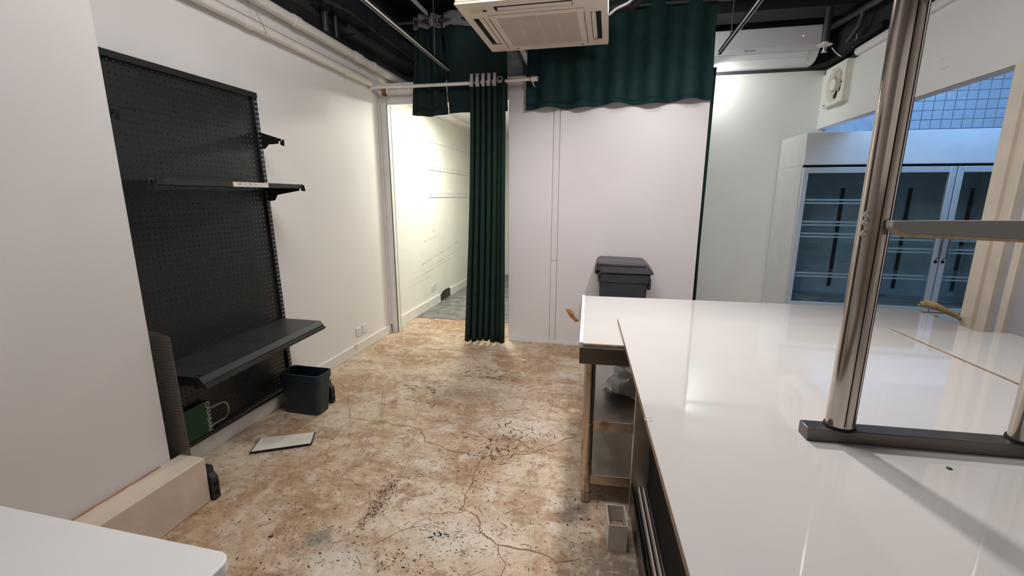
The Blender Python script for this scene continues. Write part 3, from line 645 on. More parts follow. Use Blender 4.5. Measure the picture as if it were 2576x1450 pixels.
MB().box(-2.29, -2.2, 3.62, 5.65, 2.868, 2.876).box(-2.205, -2.198, 3.62, 5.65, 2.868, 2.905).build('tray_body', 'blackpipe', t, bevel=.002)
for y in (3.75, 5.0): bx(-2.345, -2.2, y, y+.03, 2.85, 2.868).build('tray_bracket', 'blackpipe', t)
t = thing('downpipe', 'short black vertical pipe pair on the dark left wall', 'pipe', (-2.28, 3.49, 2.8))
MB().tube([(-2.31, 3.47, 2.80), (-2.31, 3.47, 3.3)], .03, 10).build('pipe_run', 'blackpipe', t, smooth=True)
MB().tube([(-2.30, 3.60, 2.80), (-2.30, 3.60, 3.3)], .018, 10).build('pipe_run', 'blackpipe', t, smooth=True)
def track(x0, x1, y0, y1, z, lab):
    t = thing('light_track', lab, 'light track', (x0, y0, z), 0)
    mb = MB(); a = Vector((x0, y0, z)); b = Vector((x1, y1, z))
    for nm, off, wd, dz, mt in (('track_body', 0, .016, 0, 'inner'), ('track_edge', -.0105, .0045, -.001, 'tracksil'), ('track_edge', .0105, .0045, -.001, 'tracksil')):
        m_ = MB().add([(p.x+off+s*wd*.5, p.y, p.z+dz+h) for p in (a, b) for s in (-1, 1) for h in ((-.004, .006) if nm != 'track_body' else (-.003, .03))], [(0, 1, 3, 2), (4, 6, 7, 5), (0, 4, 5, 1), (2, 3, 7, 6), (0, 2, 6, 4), (1, 5, 7, 3)])
        m_.build(nm, mt, t)
    for y in (y0+.2, y1-.35):
        f = (y-y0)/(y1-y0); x = x0+(x1-x0)*f
        MB().tube([(x, y, z+.03), (x, y, 3.45)], .005, 6).build('hanger_rod', 'blackpipe', t)
track(-1.50, -1.545, 2.2, 4.22, 2.66, 'silver and black ceiling light track left of the cassette unit')
track(.83, .83, 2.2, 4.22, 2.66, 'silver and black ceiling light track right of the hanging curtain')
t = thing('light_track', 'short silver light track left of the left curtain near ceiling', 'light track', (-1.75, 3.3, 3.05))
bx(-1.72, -1.695, 2.6, 4.1, 3.10, 3.13).build('track_body', 'inner', t); bx(-1.694, -1.684, 2.6, 4.1, 3.097, 3.13).build('track_edge', 'tracksil', t)
for y in (2.9, 3.9): MB().tube([(-1.70, y, 3.13), (-1.70, y, 3.45)], .005, 6).build('hanger_rod', 'blackpipe', t)

# ------------------------------------------------------------------ curtains and rods
rod = thing('curtain_rod', 'black curtain rod near the ceiling carrying the short green curtains', 'rod', (-2.2, 4.25, 3.1))
MB().tube([(-2.28, 4.25, 3.112), (.95, 4.25, 3.085)], .014, 12).build('rod_tube', 'blackpipe', rod, smooth=True)
MB().lathe([(.024, 0), (.026, .02), (.018, .035)], (-2.29, 4.25, 3.112), 'x', 14).build('rod_knob', 'blackpipe', rod, smooth=True)
MB().tube([(-2.24, 4.25, 3.12), (-2.24, 4.25, 3.45)], .008, 8).build('rod_hanger', 'blackpipe', rod)
MB().tube([(.9, 4.25, 3.09), (.9, 4.25, 3.45)], .008, 8).build('rod_hanger', 'blackpipe', rod)
wr_ = thing('curtain_rod', 'white curtain rod across the corridor doorway', 'rod', (-2.3, 4.17, 2.53))
MB().tube([(-2.318, 4.17, 2.54), (-1.9, 4.17, 2.530), (-1.4, 4.17, 2.527), (-1.0, 4.17, 2.530), (-.72, 4.17, 2.538)], .0155, 14).build('rod_tube', 'pvc', wr_, smooth=True)
MB().lathe([(.020, 0), (.022, .004), (.022, .062), (.018, .066)], (-.745, 4.17, 2.536), 'x', 16).build('end_cap', 'pvc', wr_, smooth=True)
for x in (-.752, -.686): MB().lathe([(.0225, 0), (.0235, .003), (.0225, .006)], (x, 4.17, 2.536), 'x', 16).build('copper_ring', 'rawwood', wr_)
MB().lathe([(.026, 0), (.03, .012), (.02, .03)], (-2.338, 4.17, 2.54), 'x', 16).build('wall_socket_cup', 'pvc', wr_, smooth=True)
MB().tube([(-2.16, 4.17, 2.522), (-2.18, 4.2, 2.49), (-2.2, 4.318, 2.48)], .007, 8).build('rod_bracket', 'pvc', wr_, smooth=True)
MB().tube([(-.73, 4.17, 2.52), (-.73, 4.24, 2.50), (-.735, 4.32, 2.50)], .007, 8).build('rod_bracket', 'pvc', wr_, smooth=True)
def sheet(xt0, xt1, xb0, xb1, zt, zb, y0, nf, amp_t, amp_b, ph=0.0, nx=90, nz=14, hem=0.0, yb=0.0, zbf=None, sharp=1.0):
    rows = []
    for j in range(nz+1):
        f = j/nz; row = []
        for i in range(nx+1):
            g = i/nx; a, b = xt0+(xt1-xt0)*g, xb0+(xb1-xb0)*g
            s_ = math.sin(2*math.pi*nf*g+ph); s_ = math.copysign(abs(s_)**sharp, s_)
            am = amp_t+(amp_b-amp_t)*f
            zbb = zb+(zbf(g) if zbf else 0)
            row.append((a+(b-a)*f+.004*math.sin(9*g+5*f), y0+yb*f+am*s_+.006*math.sin(13*g+4*f+ph), zt+(zbb-zt)*f))
        rows.append(row)
    return MB().grid(rows)
def eyelet(par, x, y, z, rr=.022, nm='eyelet'):
    mb = MB(); n = 18
    pts = [(x+.004*0, y+rr*math.cos(2*math.pi*k/n), z+rr*math.sin(2*math.pi*k/n)) for k in range(n+1)]
    mb.tube(pts, .006, 8, False).build(nm, 'ring', par, smooth=True)
cu = thing('curtain', 'dark green gathered curtain hanging from the white rod to the floor', 'curtain', (-1.2, 4.17, 0.02))
def pleat(g):                       # flat fronts with narrow deep valleys, then one loose end fold
    if g > .80: return .35*math.sin((g-.80)/.20*math.pi*2.2)-.35
    t = (g/.80*5) % 1.0; d = min(t, 1-t)
    return 1.9*math.exp(-(d/.13)**2)-.9
def pleated(xt0, xt1, xb0, xb1, zt, zb, amp, nx, nz, zbf=None, g0=0.0, g1=1.0, off=0.0):
    rows = []
    for j in range(nz+1):
        f = j/nz; row = []
        for i in range(nx+1):
            g = g0+(g1-g0)*i/nx; a, b = xt0+(xt1-xt0)*g, xb0+(xb1-xb0)*g
            zz = zb+(zbf(g) if zbf else 0)
            row.append((a+(b-a)*f**1.6+.004*math.sin(9*g+5*f)*f, 4.17+(amp+.012*f)*pleat(g)+off+.004*f*math.sin(13*g+4*f), zt+(zz-zt)*f))
        rows.append(row)
    return MB().grid(rows)
pleated(-1.318, -.978, -1.415, -.992, 2.594, .035, .040, 220, 26, lambda g: -.012*math.sin(9*g)).build('curtain_cloth', 'green2', cu, smooth=True, solid=.003)
for k in range(5):
    pleated(-1.318, -.978, -1.318, -.978, 2.597, 2.484, .040, 12, 2, None, (.8*(k+.19)/5), (.8*(k+.81)/5), -.004).build('heading_band', 'greyband', cu, smooth=True, solid=.003)
mbe = MB(); mbe.tube([(-1.022+.022*math.cos(R(20*k)), 4.128, 2.535+.027*math.sin(R(20*k))) for k in range(19)], .006, 8, False); mbe.build('eyelet', 'ring', cu, smooth=True)
c1 = thing('curtain', 'left short dark green curtain hanging over the doorway header', 'curtain', (-1.75, 4.25, 2.28))
sheet(-1.90, -1.63, -1.94, -1.575, 3.05, 2.285, 4.255, 2.3, .03, .022, .4, 70, 14, zbf=lambda g: -.02*math.sin(3.1*g)).build('curtain_cloth', 'green_shaded', c1, smooth=True, solid=.003)
sheet(-1.90, -1.63, -1.90, -1.63, 3.165, 3.05, 4.255, 2.3, .035, .03, .4, 60, 3, zbf=lambda g: 0).build('heading_band', 'greydark', c1, smooth=True, solid=.003)
sheet(-1.94, -1.572, -1.94, -1.572, 2.34, 2.283, 4.247, 2.3, .022, .022, .4, 70, 2, zbf=lambda g: -.02*math.sin(3.1*g)).build('hem', 'green_shaded', c1, smooth=True, solid=.003)
for x in (-1.88, -1.72, -1.645): eyelet(c1, x, 4.25, 3.108, .03)
c2 = thing('curtain', 'middle short dark green curtain behind the gathered curtain top', 'curtain', (-1.25, 4.25, 2.28))
sheet(-1.61, -.98, -1.56, -.985, 3.06, 2.288, 4.265, 1.6, .03, .02, 2.6, 90, 14).build('curtain_cloth', 'green_shaded', c2, smooth=True, solid=.003)
sheet(-1.61, -1.20, -1.61, -1.20, 3.175, 3.05, 4.262, 1.05, .035, .03, 2.6, 60, 3).build('heading_band', 'greydark', c2, smooth=True, solid=.003)
for x in (-1.47, -1.3): eyelet(c2, x, 4.25, 3.107, .03)
c3 = thing('curtain', 'wide dark green curtain hanging behind the cassette unit on the right', 'curtain', (0, 4.25, 2.3))
hemf = lambda g: .03*(g-.3)+.010*math.sin(16*g)
sheet(-.80, .80, -.805, .815, 3.2, 2.30, 4.262, 5.3, .035, .05, .3, 190, 16, zbf=hemf, sharp=.8).build('curtain_cloth', 'green', c3, smooth=True, solid=.003)
sheet(-.805, .815, -.805, .815, 2.35, 2.298, 4.25, 5.3, .05, .05, .3, 190, 2, zbf=hemf, sharp=.8).build('hem', 'green', c3, smooth=True, solid=.003)
c4 = thing('curtain', 'narrow dark green curtain edge beside the right end of the partition', 'curtain', (.84, 4.4, .02))
sheet(.822, .862, .818, .866, 2.60, .03, 4.43, 1.2, .02, .03, .3, 24, 10).build('curtain_cloth', 'green2', c4, smooth=True, solid=.003)
MB().tube([(.70, 4.43, 2.605), (.862, 4.43, 2.605)], .01, 8).build('rod_stub', 'blackpipe', c4)

# ------------------------------------------------------------------ cassette air conditioner
ca = thing('cassette_air_conditioner', 'ivory ceiling cassette air conditioner with four slots', 'air conditioner', (-.55, 3.43, 2.7))
X0, X1, Y0, Y1 = -1.032, -.070, 2.955, 3.91
slots = [(-.80, -.29, 3.035, 3.115), (-.985, -.905, 3.20, 3.745), (-.185, -.115, 3.24, 3.785)]
xb = sorted({X0, X1}|{s_[0] for s_ in slots}|{s_[1] for s_ in slots}); yb_ = sorted({Y0, Y1}|{s_[2] for s_ in slots}|{s_[3] for s_ in slots})
def hole(x, y): return any(s_[0] < x < s_[1] and s_[2] < y < s_[3] for s_ in slots)
mb = MB()
nx_, ny_ = len(xb)-1, len(yb_)-1
sol = [[not hole((xb[i]+xb[i+1])/2, (yb_[j]+yb_[j+1])/2) for j in range(ny_)] for i in range(nx_)]
ok = lambda i, j: 0 <= i < nx_ and 0 <= j < ny_ and sol[i][j]
for i in range(nx_):
    for j in range(ny_):
        if not sol[i][j]: continue
        x0, x1, ya, yb2 = xb[i], xb[i+1], yb_[j], yb_[j+1]
        for z in (2.7, 2.712): mb.add([(x0, ya, z), (x1, ya, z), (x1, yb2, z), (x0, yb2, z)], [(0, 1, 2, 3)])
        for di, dj, p, q in ((-1, 0, (x0, ya), (x0, yb2)), (1, 0, (x1, ya), (x1, yb2)), (0, -1, (x0, ya), (x1, ya)), (0, 1, (x0, yb2), (x1, yb2))):
            if not ok(i+di, j+dj): mb.add([(*p, 2.7), (*q, 2.7), (*q, 2.712), (*p, 2.712)], [(0, 1, 2, 3)])
mb.build('face_panel', 'ac', ca)
MB().prism(rrect(X0-.002, X1+.002, Y0-.002, Y1+.002, .02, 4), 'z', 2.7125, 2.742).build('panel_rim', 'ac', ca, bevel=.004)
for k, s_ in enumerate(slots):
    mb = MB().box(s_[0]-.005, s_[1]+.005, s_[2]-.005, s_[3]+.005, 2.709, 2.7115)
    mb.build('slot_cavity', 'inner', ca)
    if k == 0: MB().prism([(3.075, 2.7085), (3.108, 2.7005), (3.110, 2.7035), (3.077, 2.7088)], 'x', s_[0]+.02, s_[1]-.005).build('louvre', 'ac', ca)
    elif k == 1: MB().prism([(s_[0]+.035, 2.7085), (s_[1]-.008, 2.7005), (s_[1]-.006, 2.7035), (s_[0]+.037, 2.7088)], 'y', s_[2]+.015, s_[3]-.02).build('louvre', 'ac', ca)
    else: MB().prism([(s_[0]+.006, 2.7005), (s_[0]+.034, 2.7085), (s_[0]+.032, 2.7088), (s_[0]+.004, 2.7035)], 'y', s_[2]+.015, s_[3]-.02).build('louvre', 'ac', ca)
g = MB().prism(rrect(-.872, -.222, 3.165, 3.84, .01, 3), 'z', 2.694, 2.7).build('grille_frame', 'ac', ca, bevel=.002)
bx(-.818, -.272, 3.215, 3.775, 2.6925, 2.694).build('grille_mesh', 'acgrille', g, label='beige mesh of the intake grille')
for x in (-.68, -.545, -.41): bx(x-.004, x+.004, 3.215, 3.775, 2.6915, 2.6925).build('grille_rib', simple('grille_rib_plastic', (.58, .50, .43), .5), g)
for y in (3.79, 3.81): bx(-.80, -.30, y, y+.006, 2.693, 2.694).build('grille_step', 'acgrille', g)
for x in (-.80, -.27): bx(x-.012, x+.012, 3.845, 3.862, 2.697, 2.6995).build('latch', 'inner', ca)
bx(-.86, -.24, 3.842, 3.845, 2.698, 2.7).build('far_louvre_gap', 'acgrille', ca)
bx(-.87, -.865, 3.2, 3.83, 2.6935, 2.6945).build('seam_line', 'inner', g); bx(-.228, -.224, 3.22, 3.83, 2.6935, 2.6945).build('seam_line', 'inner', g)
cp = bx(-1.0, -.825, 3.03, 3.16, 2.698, 2.7).build('corner_plate', 'ac', ca)
bx(-.965, -.845, 3.055, 3.10, 2.6965, 2.698).build('display', 'yellow', cp); bx(-.875, -.855, 3.065, 3.092, 2.6955, 2.6965).build('receiver_window', 'inner', cp)
bx(-.58, -.54, 3.185, 3.189, 2.6932, 2.694).build('badge', 'wire', g)
bx(-.96, -.14, 3.03, 3.83, 2.742, 3.0).build('casing', 'dgrey', ca)
for x, y in ((-.98, 3.1), (-.12, 3.1), (-.98, 3.76), (-.12, 3.76)): MB().tube([(x, y, 2.9), (x, y, 3.45)], .006, 6).build('hanger_rod', 'blackpipe', ca)
t = thing('insulated_pipe', 'black insulated pipe leaving the right side of the cassette unit', 'pipe', (-.14, 3.5, 2.8))
MB().tube([(-.11, 3.5, 2.80), (-.02, 3.5, 2.80), (.10, 3.5, 2.82), (.18, 3.5, 2.88), (.22, 3.5, 3.0), (.24, 3.5, 3.45)], .032, 12).build('pipe_run', 'inner', t, smooth=True)
MB().tube([(-.11, 3.45, 2.85), (0, 3.45, 2.86), (.1, 3.45, 2.92), (.13, 3.45, 3.45)], .028, 12).build('pipe_run', 'inner', t, smooth=True)
tag(MB().tube([(-.068, 3.42, 2.735), (-.02, 3.42, 2.77), (.06, 3.42, 2.80), (.12, 3.42, 2.85), (.15, 3.42, 2.95), (.16, 3.42, 3.45)], .009, 8).build('power_cable', 'wire', smooth=True), 'grey cable curving up beside the cassette unit', 'cable')

# ------------------------------------------------------------------ split unit, sprinkler, exhaust fan, black pipes at right
sa = thing('split_air_conditioner', 'white wall mounted split air conditioner on the far wall', 'air conditioner', (1.4, 5.6, 2.88))
prof = [(5.70, 3.24), (5.50, 3.24), (5.455, 3.225), (5.44, 3.20), (5.435, 3.03), (5.445, 2.985), (5.475, 2.935), (5.53, 2.895), (5.60, 2.88), (5.70, 2.88)]
MB().prism(prof, 'x', .745, 2.03).build('body', 'acwhite', sa, bevel=.004)
MB().prism([(5.433, 3.215), (5.429, 3.03), (5.439, 2.978), (5.443, 2.98), (5.436, 3.03), (5.44, 3.215)], 'x', .75, 2.025).build('front_panel', 'acwhite', sa)
MB().prism([(5.440, 2.976), (5.470, 2.929), (5.474, 2.932), (5.446, 2.978)], 'x', .80, 1.93).build('flap', 'acwhite', sa)
MB().prism([(5.472, 2.928), (5.53, 2.886), (5.534, 2.889), (5.476, 2.931)], 'x', .80, 1.93).build('flap', 'acwhite', sa)
MB().lathe([(.006, 0), (.006, .003)], (1.855, 5.428, 3.12), 'y', 10).build('indicator', 'led', sa)
vs, fs = textmesh('GREE', .03)
MB().add([(1.345+v.x, 5.4275-v.z, 3.0+v.y*.8) for v in vs], fs).build('lettering', 'wire', sa, label='small grey brand lettering')
MB().lathe([(.012, 0), (.012, .002)], (1.325, 5.427, 3.009), 'y', 14).build('emblem', 'wire', sa)
sp = thing('sprinkler', 'ceiling sprinkler with white disc beside the split unit', 'sprinkler', (1.9, 5.0, 2.88))
MB().lathe([(.0, .0), (.045, .0), (.062, .008), (.062, .012), (.03, .02), (.03, .034), (.0, .034)], (1.9, 5.0, 2.89), 'z', 24).build('escutcheon', 'pvc', sp, smooth=True)
MB().tube([(1.9, 5.0, 2.92), (1.9, 5.0, 3.45)], .03, 10).build('drop_pipe', 'blackpipe', sp, smooth=True)
MB().lathe([(.014, 0), (.014, .02), (.009, .022), (.009, .045)], (1.9, 5.0, 2.845), 'z', 12).build('head', 'steel', sp)
MB().lathe([(.026, 0), (.026, .003)], (1.9, 5.0, 2.838), 'z', 14).build('deflector', 'steel', sp)
MB().tube([(1.9, 4.99, 2.842), (1.918, 4.99, 2.865), (1.9, 4.99, 2.89)], .003, 6).build('yoke', 'steel', sp)
fa = thing('exhaust_fan', 'square cream exhaust fan on the right bulkhead', 'fan', (2.2, 5.29, 2.42))
fy, fz, hs = 5.295, 2.608, .21
n = 48; mb = MB(); vs = []
for k in range(n):
    a = 2*math.pi*k/n; c_, s2 = math.cos(a), math.sin(a); mxx = max(abs(c_), abs(s2))
    vs += [(2.142, fy+c_/mxx*hs, fz+s2/mxx*hs*.9), (2.142, fy+.165*c_, fz+.165*s2), (2.172, fy+.14*c_, fz+.14*s2), (2.19, fy+.135*c_, fz+.135*s2), (2.2, fy+c_/mxx*hs, fz+s2/mxx*hs*.9)]
fs = []
for k in range(n):
    a, b = k*5, ((k+1) % n)*5
    fs += [(a+1, b+1, b, a), (a+2, b+2, b+1, a+1), (a+3, b+3, b+2, a+2), (a, b, b+4, a+4)]
mb.add(vs, fs).build('frame', 'fanp', fa, smooth=True)
MB().lathe([(.0, 0), (.136, 0), (.136, .006), (0, .006)], (2.192, fy, fz), 'x', 32).build('back_shutter', 'fand', fa)
for k in range(6):
    a = R(60*k+15); u_ = Vector((0, math.cos(a), math.sin(a))); v_ = Vector((0, -math.sin(a), math.cos(a)))
    c0 = Vector((2.178, fy, fz))
    MB().add([c0+u_*.05-v_*.02, c0+u_*.05+v_*.02+Vector((.008, 0, 0)), c0+u_*.13+v_*.055+Vector((.010, 0, 0)), c0+u_*.13-v_*.03-Vector((.004, 0, 0))], [(0, 1, 2, 3)]).build('blade', 'acgrille', fa, solid=.002)
MB().lathe([(.0, 0), (.05, 0), (.056, .006), (.056, .05), (0, .05)], (2.128, fy, fz), 'x', 28).build('hub', 'fanp', fa, smooth=True)
MB().lathe([(.165, .0), (.172, -.004), (.178, .0)], (2.142, fy, fz), 'x', 48).v and None
bx(2.1405, 2.142, 5.44, 5.475, 2.432, 2.446).build('badge', 'red', fa, label='small red badge')
bx(2.128, 2.142, 5.14, 5.30, 2.414, 2.424).build('pull_lip', 'fanp', fa)
t = thing('sprinkler_main', 'black pipe with elbow running above the right bulkhead', 'pipe', (2.15, 4.6, 3.1))
MB().tube([(2.12, 3.4, 3.10), (2.12, 4.64, 3.12), (2.12, 5.68, 3.21)], .03, 12).build('pipe_run', 'blackpipe', t, smooth=True)
MB().tube([(2.12, 4.85, 3.14), (2.12, 4.9, 3.02), (2.13, 5.1, 2.95)], .022, 10).build('elbow', 'blackpipe', t, smooth=True)
for y in (3.6, 4.6): MB().tube([(2.12, y, 3.13), (2.12, y, 3.45)], .008, 6).build('hanger_rod', 'blackpipe', t)
t = thing('cable_bundle', 'black sagging cable bundle from the split unit to the right moulding', 'cable', (2.1, 5.3, 2.86))
MB().tube([(2.07, 5.67, 2.89), (2.10, 5.62, 2.875), (2.15, 5.55, 2.87), (2.17, 5.2, 2.86), (2.16, 4.95, 2.90), (2.18, 4.6, 2.93)], .028, 10).build('bundle', 'inner', t, smooth=True)
MB().tube([(2.10, 5.35, 2.97), (2.13, 5.3, 2.90), (2.14, 5.22, 2.85)], .005, 6).build('white_tie', 'pvc', t)
MB().tube([(2.15, 5.0, 2.99), (2.15, 4.98, 2.94), (2.14, 5.02, 2.87)], .005, 6).build('white_tie', 'wire', t)

# ------------------------------------------------------------------ refrigerator
fr = thing('display_refrigerator', 'tall white glass door display refrigerator in the back right room', 'refrigerator', (2.8, 5.3, 0))
FX0, FX1, FY0, FY1 = 1.86, 3.80, 5.0, 5.68
body = MB().box(FX0, FX0+.04, FY0+.04, FY1, 0, 1.81).box(FX1-.04, FX1, FY0+.04, FY1, 0, 1.81).box(FX0+.04, FX1-.04, FY1-.04, FY1, .05, 1.81).box(FX0+.04, FX1-.04, FY0+.04, FY1-.04, .30, .41)
body.build('cabinet_shell', 'fridge', fr)
bx(FX0+.04, FX1-.04, FY1-.05, FY1-.041, .42, 1.80).build('liner', 'finner', fr)
MB().prism([(FY0-.005, 1.815), (FY0+.02, 2.122), (FY1, 2.13), (FY1, 1.81), (FY0+.04, 1.81)], 'x', FX0, FX1).build('header_panel', 'fridge', fr, bevel=.004)
bx(FX0, FX1, FY0+.005, FY0+.04, .0, .375).build('base_panel', 'fridge', fr)
bx(FX0+.01, FX1-.01, FY0+.02, FY0+.04, 1.795, 1.815).build('gap_strip', 'inner', fr)
dx = (FX1-FX0)/3
for k in range(3):
    a, b = FX0+k*dx+.006, FX0+(k+1)*dx-.006
    d_ = MB().box(a, a+.048, FY0, FY0+.036, .385, 1.79).box(b-.048, b, FY0, FY0+.036, .385, 1.79).box(a+.048, b-.048, FY0, FY0+.036, 1.735, 1.79).box(a+.048, b-.048, FY0, FY0+.036, .385, .43).build('door', 'alu', fr, bevel=.003)
    bx(a+.046, b-.046, FY0+.014, FY0+.018, .428, 1.737).build('pane', 'glass', d_)
    hx = a+.024 if k == 2 else b-.024
    MB().tube([(hx, FY0, 1.16), (hx, FY0-.035, 1.15), (hx, FY0-.035, .93), (hx, FY0, .92)], .009, 8).build('handle', 'chrome', d_, smooth=True)
    MB().lathe([(.014, 0), (.014, .004)], (hx, FY0-.004, .89), 'y', 12).build('lock', 'inner', d_)
    for z in ((1.452, 1.233, 1.114, .704) if k == 0 else (1.10, .98, .712)):
        s3 = MB().box(a+.03, b-.03, FY0+.05, FY0+.062, z+.016, z+.033).box(a+.03, b-.03, FY0+.05, FY0+.062, z-.016, z).build('wire_shelf', 'fridge', fr)
        mbw = MB()
        for q in range(14): mbw.box(a+.04+q*.04, a+.043+q*.04, FY0+.062, FY1-.06, z+.012, z+.015)
        mbw.build('shelf_wires', 'alu', s3)
    sx = (2.50, 3.14, 3.70)[k]; MB().box(sx, sx+.035, FY1-.06, FY1-.05, .5, 1.6).build('standard', 'inner', fr)
bx(FX0+.04, FX0+.045, FY0+.05, FY1-.05, .42, 1.8).build('liner', 'finner', fr); bx(FX1-.045, FX1-.04, FY0+.05, FY1-.05, .42, 1.8).build('liner', 'finner', fr); bx(FX0+.045, FX1-.045, FY0+.05, FY1-.05, 1.79, 1.795).build('liner', 'finner', fr)
MB().box(FX0+.06, FX1-.06, FY0+.1, FY1-.06, .41, .418).build('floor_liner', simple('dusty_liner', (.40, .38, .34), .6, dirt=((.15, .12, .1), .5, 4)), fr)

# ------------------------------------------------------------------ wheelie bin
wh = thing('wheelie_bin', 'charcoal wheeled rubbish bin with closed lid against the partition', 'bin', (.14, 4.08, 0))
y0, y1 = 3.86, 4.27
rg = [ring(.16, .15, .14, 4.065, .012, .03), ring(.205, .19, .148, 4.065, .70, .03), ring(.212, .195, .149, 4.065, .76, .03), ring(.222, .203, .150, 4.065, .765, .03), ring(.225, .205, .150, 4.065, .835, .03)]
loft(rg, True, True).build('bin_body', 'bin', wh, smooth=True)
ld = MB().prism([(-.098, .842), (-.10, .90), (-.09, .93), (-.06, .945), (.315, .937), (.345, .92), (.392, .868), (.400, .842)], 'y', y0-.01, y1).build('lid', 'binlid', wh, bevel=.012)
MB().prism([(-.085, .930), (.02, .932), (.06, .925), (.33, .922), (.33, .908), (-.085, .912)], 'y', y0-.017, y0-.008).build('lid_ridge', 'bin', ld, bevel=.003)
MB().lathe([(.012, 0), (.030, 0), (.030, .02), (.012, .02), (.012, 0)], (-.072, y0-.035, .862), 'y', 20).build('hinge_barrel', 'bin', wh, smooth=True)
MB().tube([(-.072, y0-.02, .862), (-.072, y1, .862)], .022, 14).build('hinge_bar', 'bin', wh, smooth=True)
bx(.355, .385, 3.90, 4.2, .70, .80).build('side_grip', 'bin', wh, bevel=.01)
for y in (y0+.02, y1-.07):
    MB().lathe([(.03, 0), (.09, .004), (.095, .01), (.095, .04), (.09, .046), (.03, .05)], (-.06, y, .097), 'y', 24).build('wheel', 'inner', wh, smooth=True)
MB().tube([(-.06, y0+.02, .097), (-.06, y1-.02, .097)], .01, 8).build('axle', 'steel', wh)

# ------------------------------------------------------------------ stainless table with white top
TR = R(2.6)
tb = thing('steel_work_table', 'stainless steel work table with white board top and two undershelves', 'table', (-.10, 1.937, 0), TR)
L_ = dict(local=True)
W_, D_ = 1.97, 1.0
top = MB().prism(rrect(0.012, W_, 0.004, D_, .10, 8)[0:9]+[(0.012, D_), (0.012, .004), (W_, .004)], 'z', .822, .840).build('table_top', 'laminate', tb, **L_)
bx(0.012, .22, -.001, .004, .826, .838).build('top_edge', 'lamedge', tb, **L_)
bx(-.006, .012, .0, D_, .815, .846).build('side_flange', 'trim', tb, bevel=.002, **L_)
MB().box(-.004, W_, -.004, .02, .742, .822).box(-.004, .02, .02, D_, .742, .815).build('apron', 'dsteel', tb, bevel=.002, **L_)
for x, y in ((.052, .035), (.052, D_-.06), (W_-.06, .035), (W_-.06, D_-.06)):
    lg = MB().tube([(x, y, .05), (x, y, .745)], .023, 16).build('leg', 'steeld', tb, smooth=True, **L_)
    MB().lathe([(.018, 0), (.023, .004), (.023, .045), (.0265, .05), (.0265, .056), (.023, .06)], (x, y, 0), 'z', 16).build('leg_foot', 'steeld', lg, smooth=True, **L_)
    for z in (.16, .41): MB().lathe([(.023, -.012), (.025, -.01), (.025, .02), (.023, .022)], (x, y, z), 'z', 16).build('leg_collar', 'steeld', lg, smooth=True, **L_)
for z in (.445, .155):
    s4 = bx(.03, W_-.03, .03, D_-.03, z-.004, z).build('undershelf', 'steel', tb, **L_)
    MB().box(.06, W_-.08, .024, .03, z-.052, z).box(.024, .03, .06, D_-.08, z-.045, z).build('shelf_lip', 'steeld', s4, bevel=.001, **L_)
MB().tube([(.035, .055, .72), (.035, .5, .44), (.035, .9, .17)], .006, 8).build('side_stay', 'steeld', tb, **L_)
random.seed(11)
bgm = MB(); rws = []
for j in range(13):
    th = math.pi*j/12; row = []
    for i in range(25):
        ph = 2*math.pi*i/24; r_ = 1+.22*math.sin(3*ph+2*th)+.12*math.sin(7*ph+1)*math.sin(5*th)
        row.append((.14+.13*r_*math.sin(th)*math.cos(ph)+.02, 2.35+.20*r_*math.sin(th)*math.sin(ph), .447+max(0.0, .045*(1+r_*math.cos(th)*.95))))
    rws.append(row)
pbag = bgm.grid(rws).build('plastic_bag', 'bagp', smooth=True); tag(pbag, 'crumpled grey plastic bag on the upper undershelf of the steel table', 'bag')
ct = thing('carton', 'small white open cardboard box on the floor under the counter', 'box', (.10, 1.735, 0), R(5))
MB().box(-.045, .035, -.065, -.062, 0, .13).box(-.045, .035, .062, .065, 0, .13).box(-.045, -.042, -.062, .062, 0, .13).box(.032, .035, -.062, .062, 0, .13).box(-.042, .032, -.062, .062, 0, .003).build('box_shell', 'label', ct, local=True)
bx(-.04, .03, -.06, .06, .04, .05).build('box_filling', 'lamedge', ct, local=True)

# ------------------------------------------------------------------ steel cabinet and white counter boards
CR = R(3.26)
cb = thing('steel_cabinet', 'stainless cabinet with sliding door tracks under the white counter board', 'cabinet', (.07, 2.353, 0), CR)
ye, yn = -.455, -2.7
MB().box(.062, 1.28, ye, ye+.03, .0, .838).build('end_panel', 'steel', cb, bevel=.002, **L_)
MB().box(.062, 1.28, yn, yn+.03, .0, .838).build('end_panel', 'steel', cb, **L_)
bx(1.25, 1.28, yn+.03, ye, 0, .838).build('far_side', 'steel', cb, **L_)
bx(.07, 1.25, yn+.03, ye, .10, .128).build('bottom_deck', 'inner', cb, **L_)
bx(.07, 1.25, yn+.03, ye, .815, .838).build('top_deck', 'inner', cb, **L_)
bx(.062, .07, yn+.03, ye, .05, .165).build('track_fascia', 'dsteel', cb, bevel=.002, **L_)
for x, h, mt in ((.078, .16, 'chrome'), (.098, .165, 'jamb'), (.118, .165, 'jamb'), (.132, .16, 'steel')):
    bx(x, x+.006, yn+.03, ye, .128, h).build('door_track', mt, cb, bevel=.001, **L_)
bx(.06, .13, yn+.03, ye, .775, .815).build('top_track', 'dsteel', cb, **L_)
bx(.136, .148, yn+.03, ye-.02, .166, .775).build('sliding_door', 'inner', cb, label='black sliding door set back behind the tracks', **L_)
b1 = thing('counter_board', 'glossy white counter board, the larger left one at the front', 'countertop', (.07, 2.353, .842), CR)
MB().prism(rrect(0, 1.312, -2.75, 0, .012, 3), 'z', 0, .0195).build('board_core', 'lamedge', b1, **L_)
MB().prism(rrect(0.0005, 1.3115, -2.7495, -.0005, .012, 3), 'z', .0195, .021).build('board_face', 'laminate', b1, **L_)
b2 = thing('counter_board', 'glossy white counter board, the right one beyond the brown seam', 'countertop', (.07, 2.353, .842), CR)
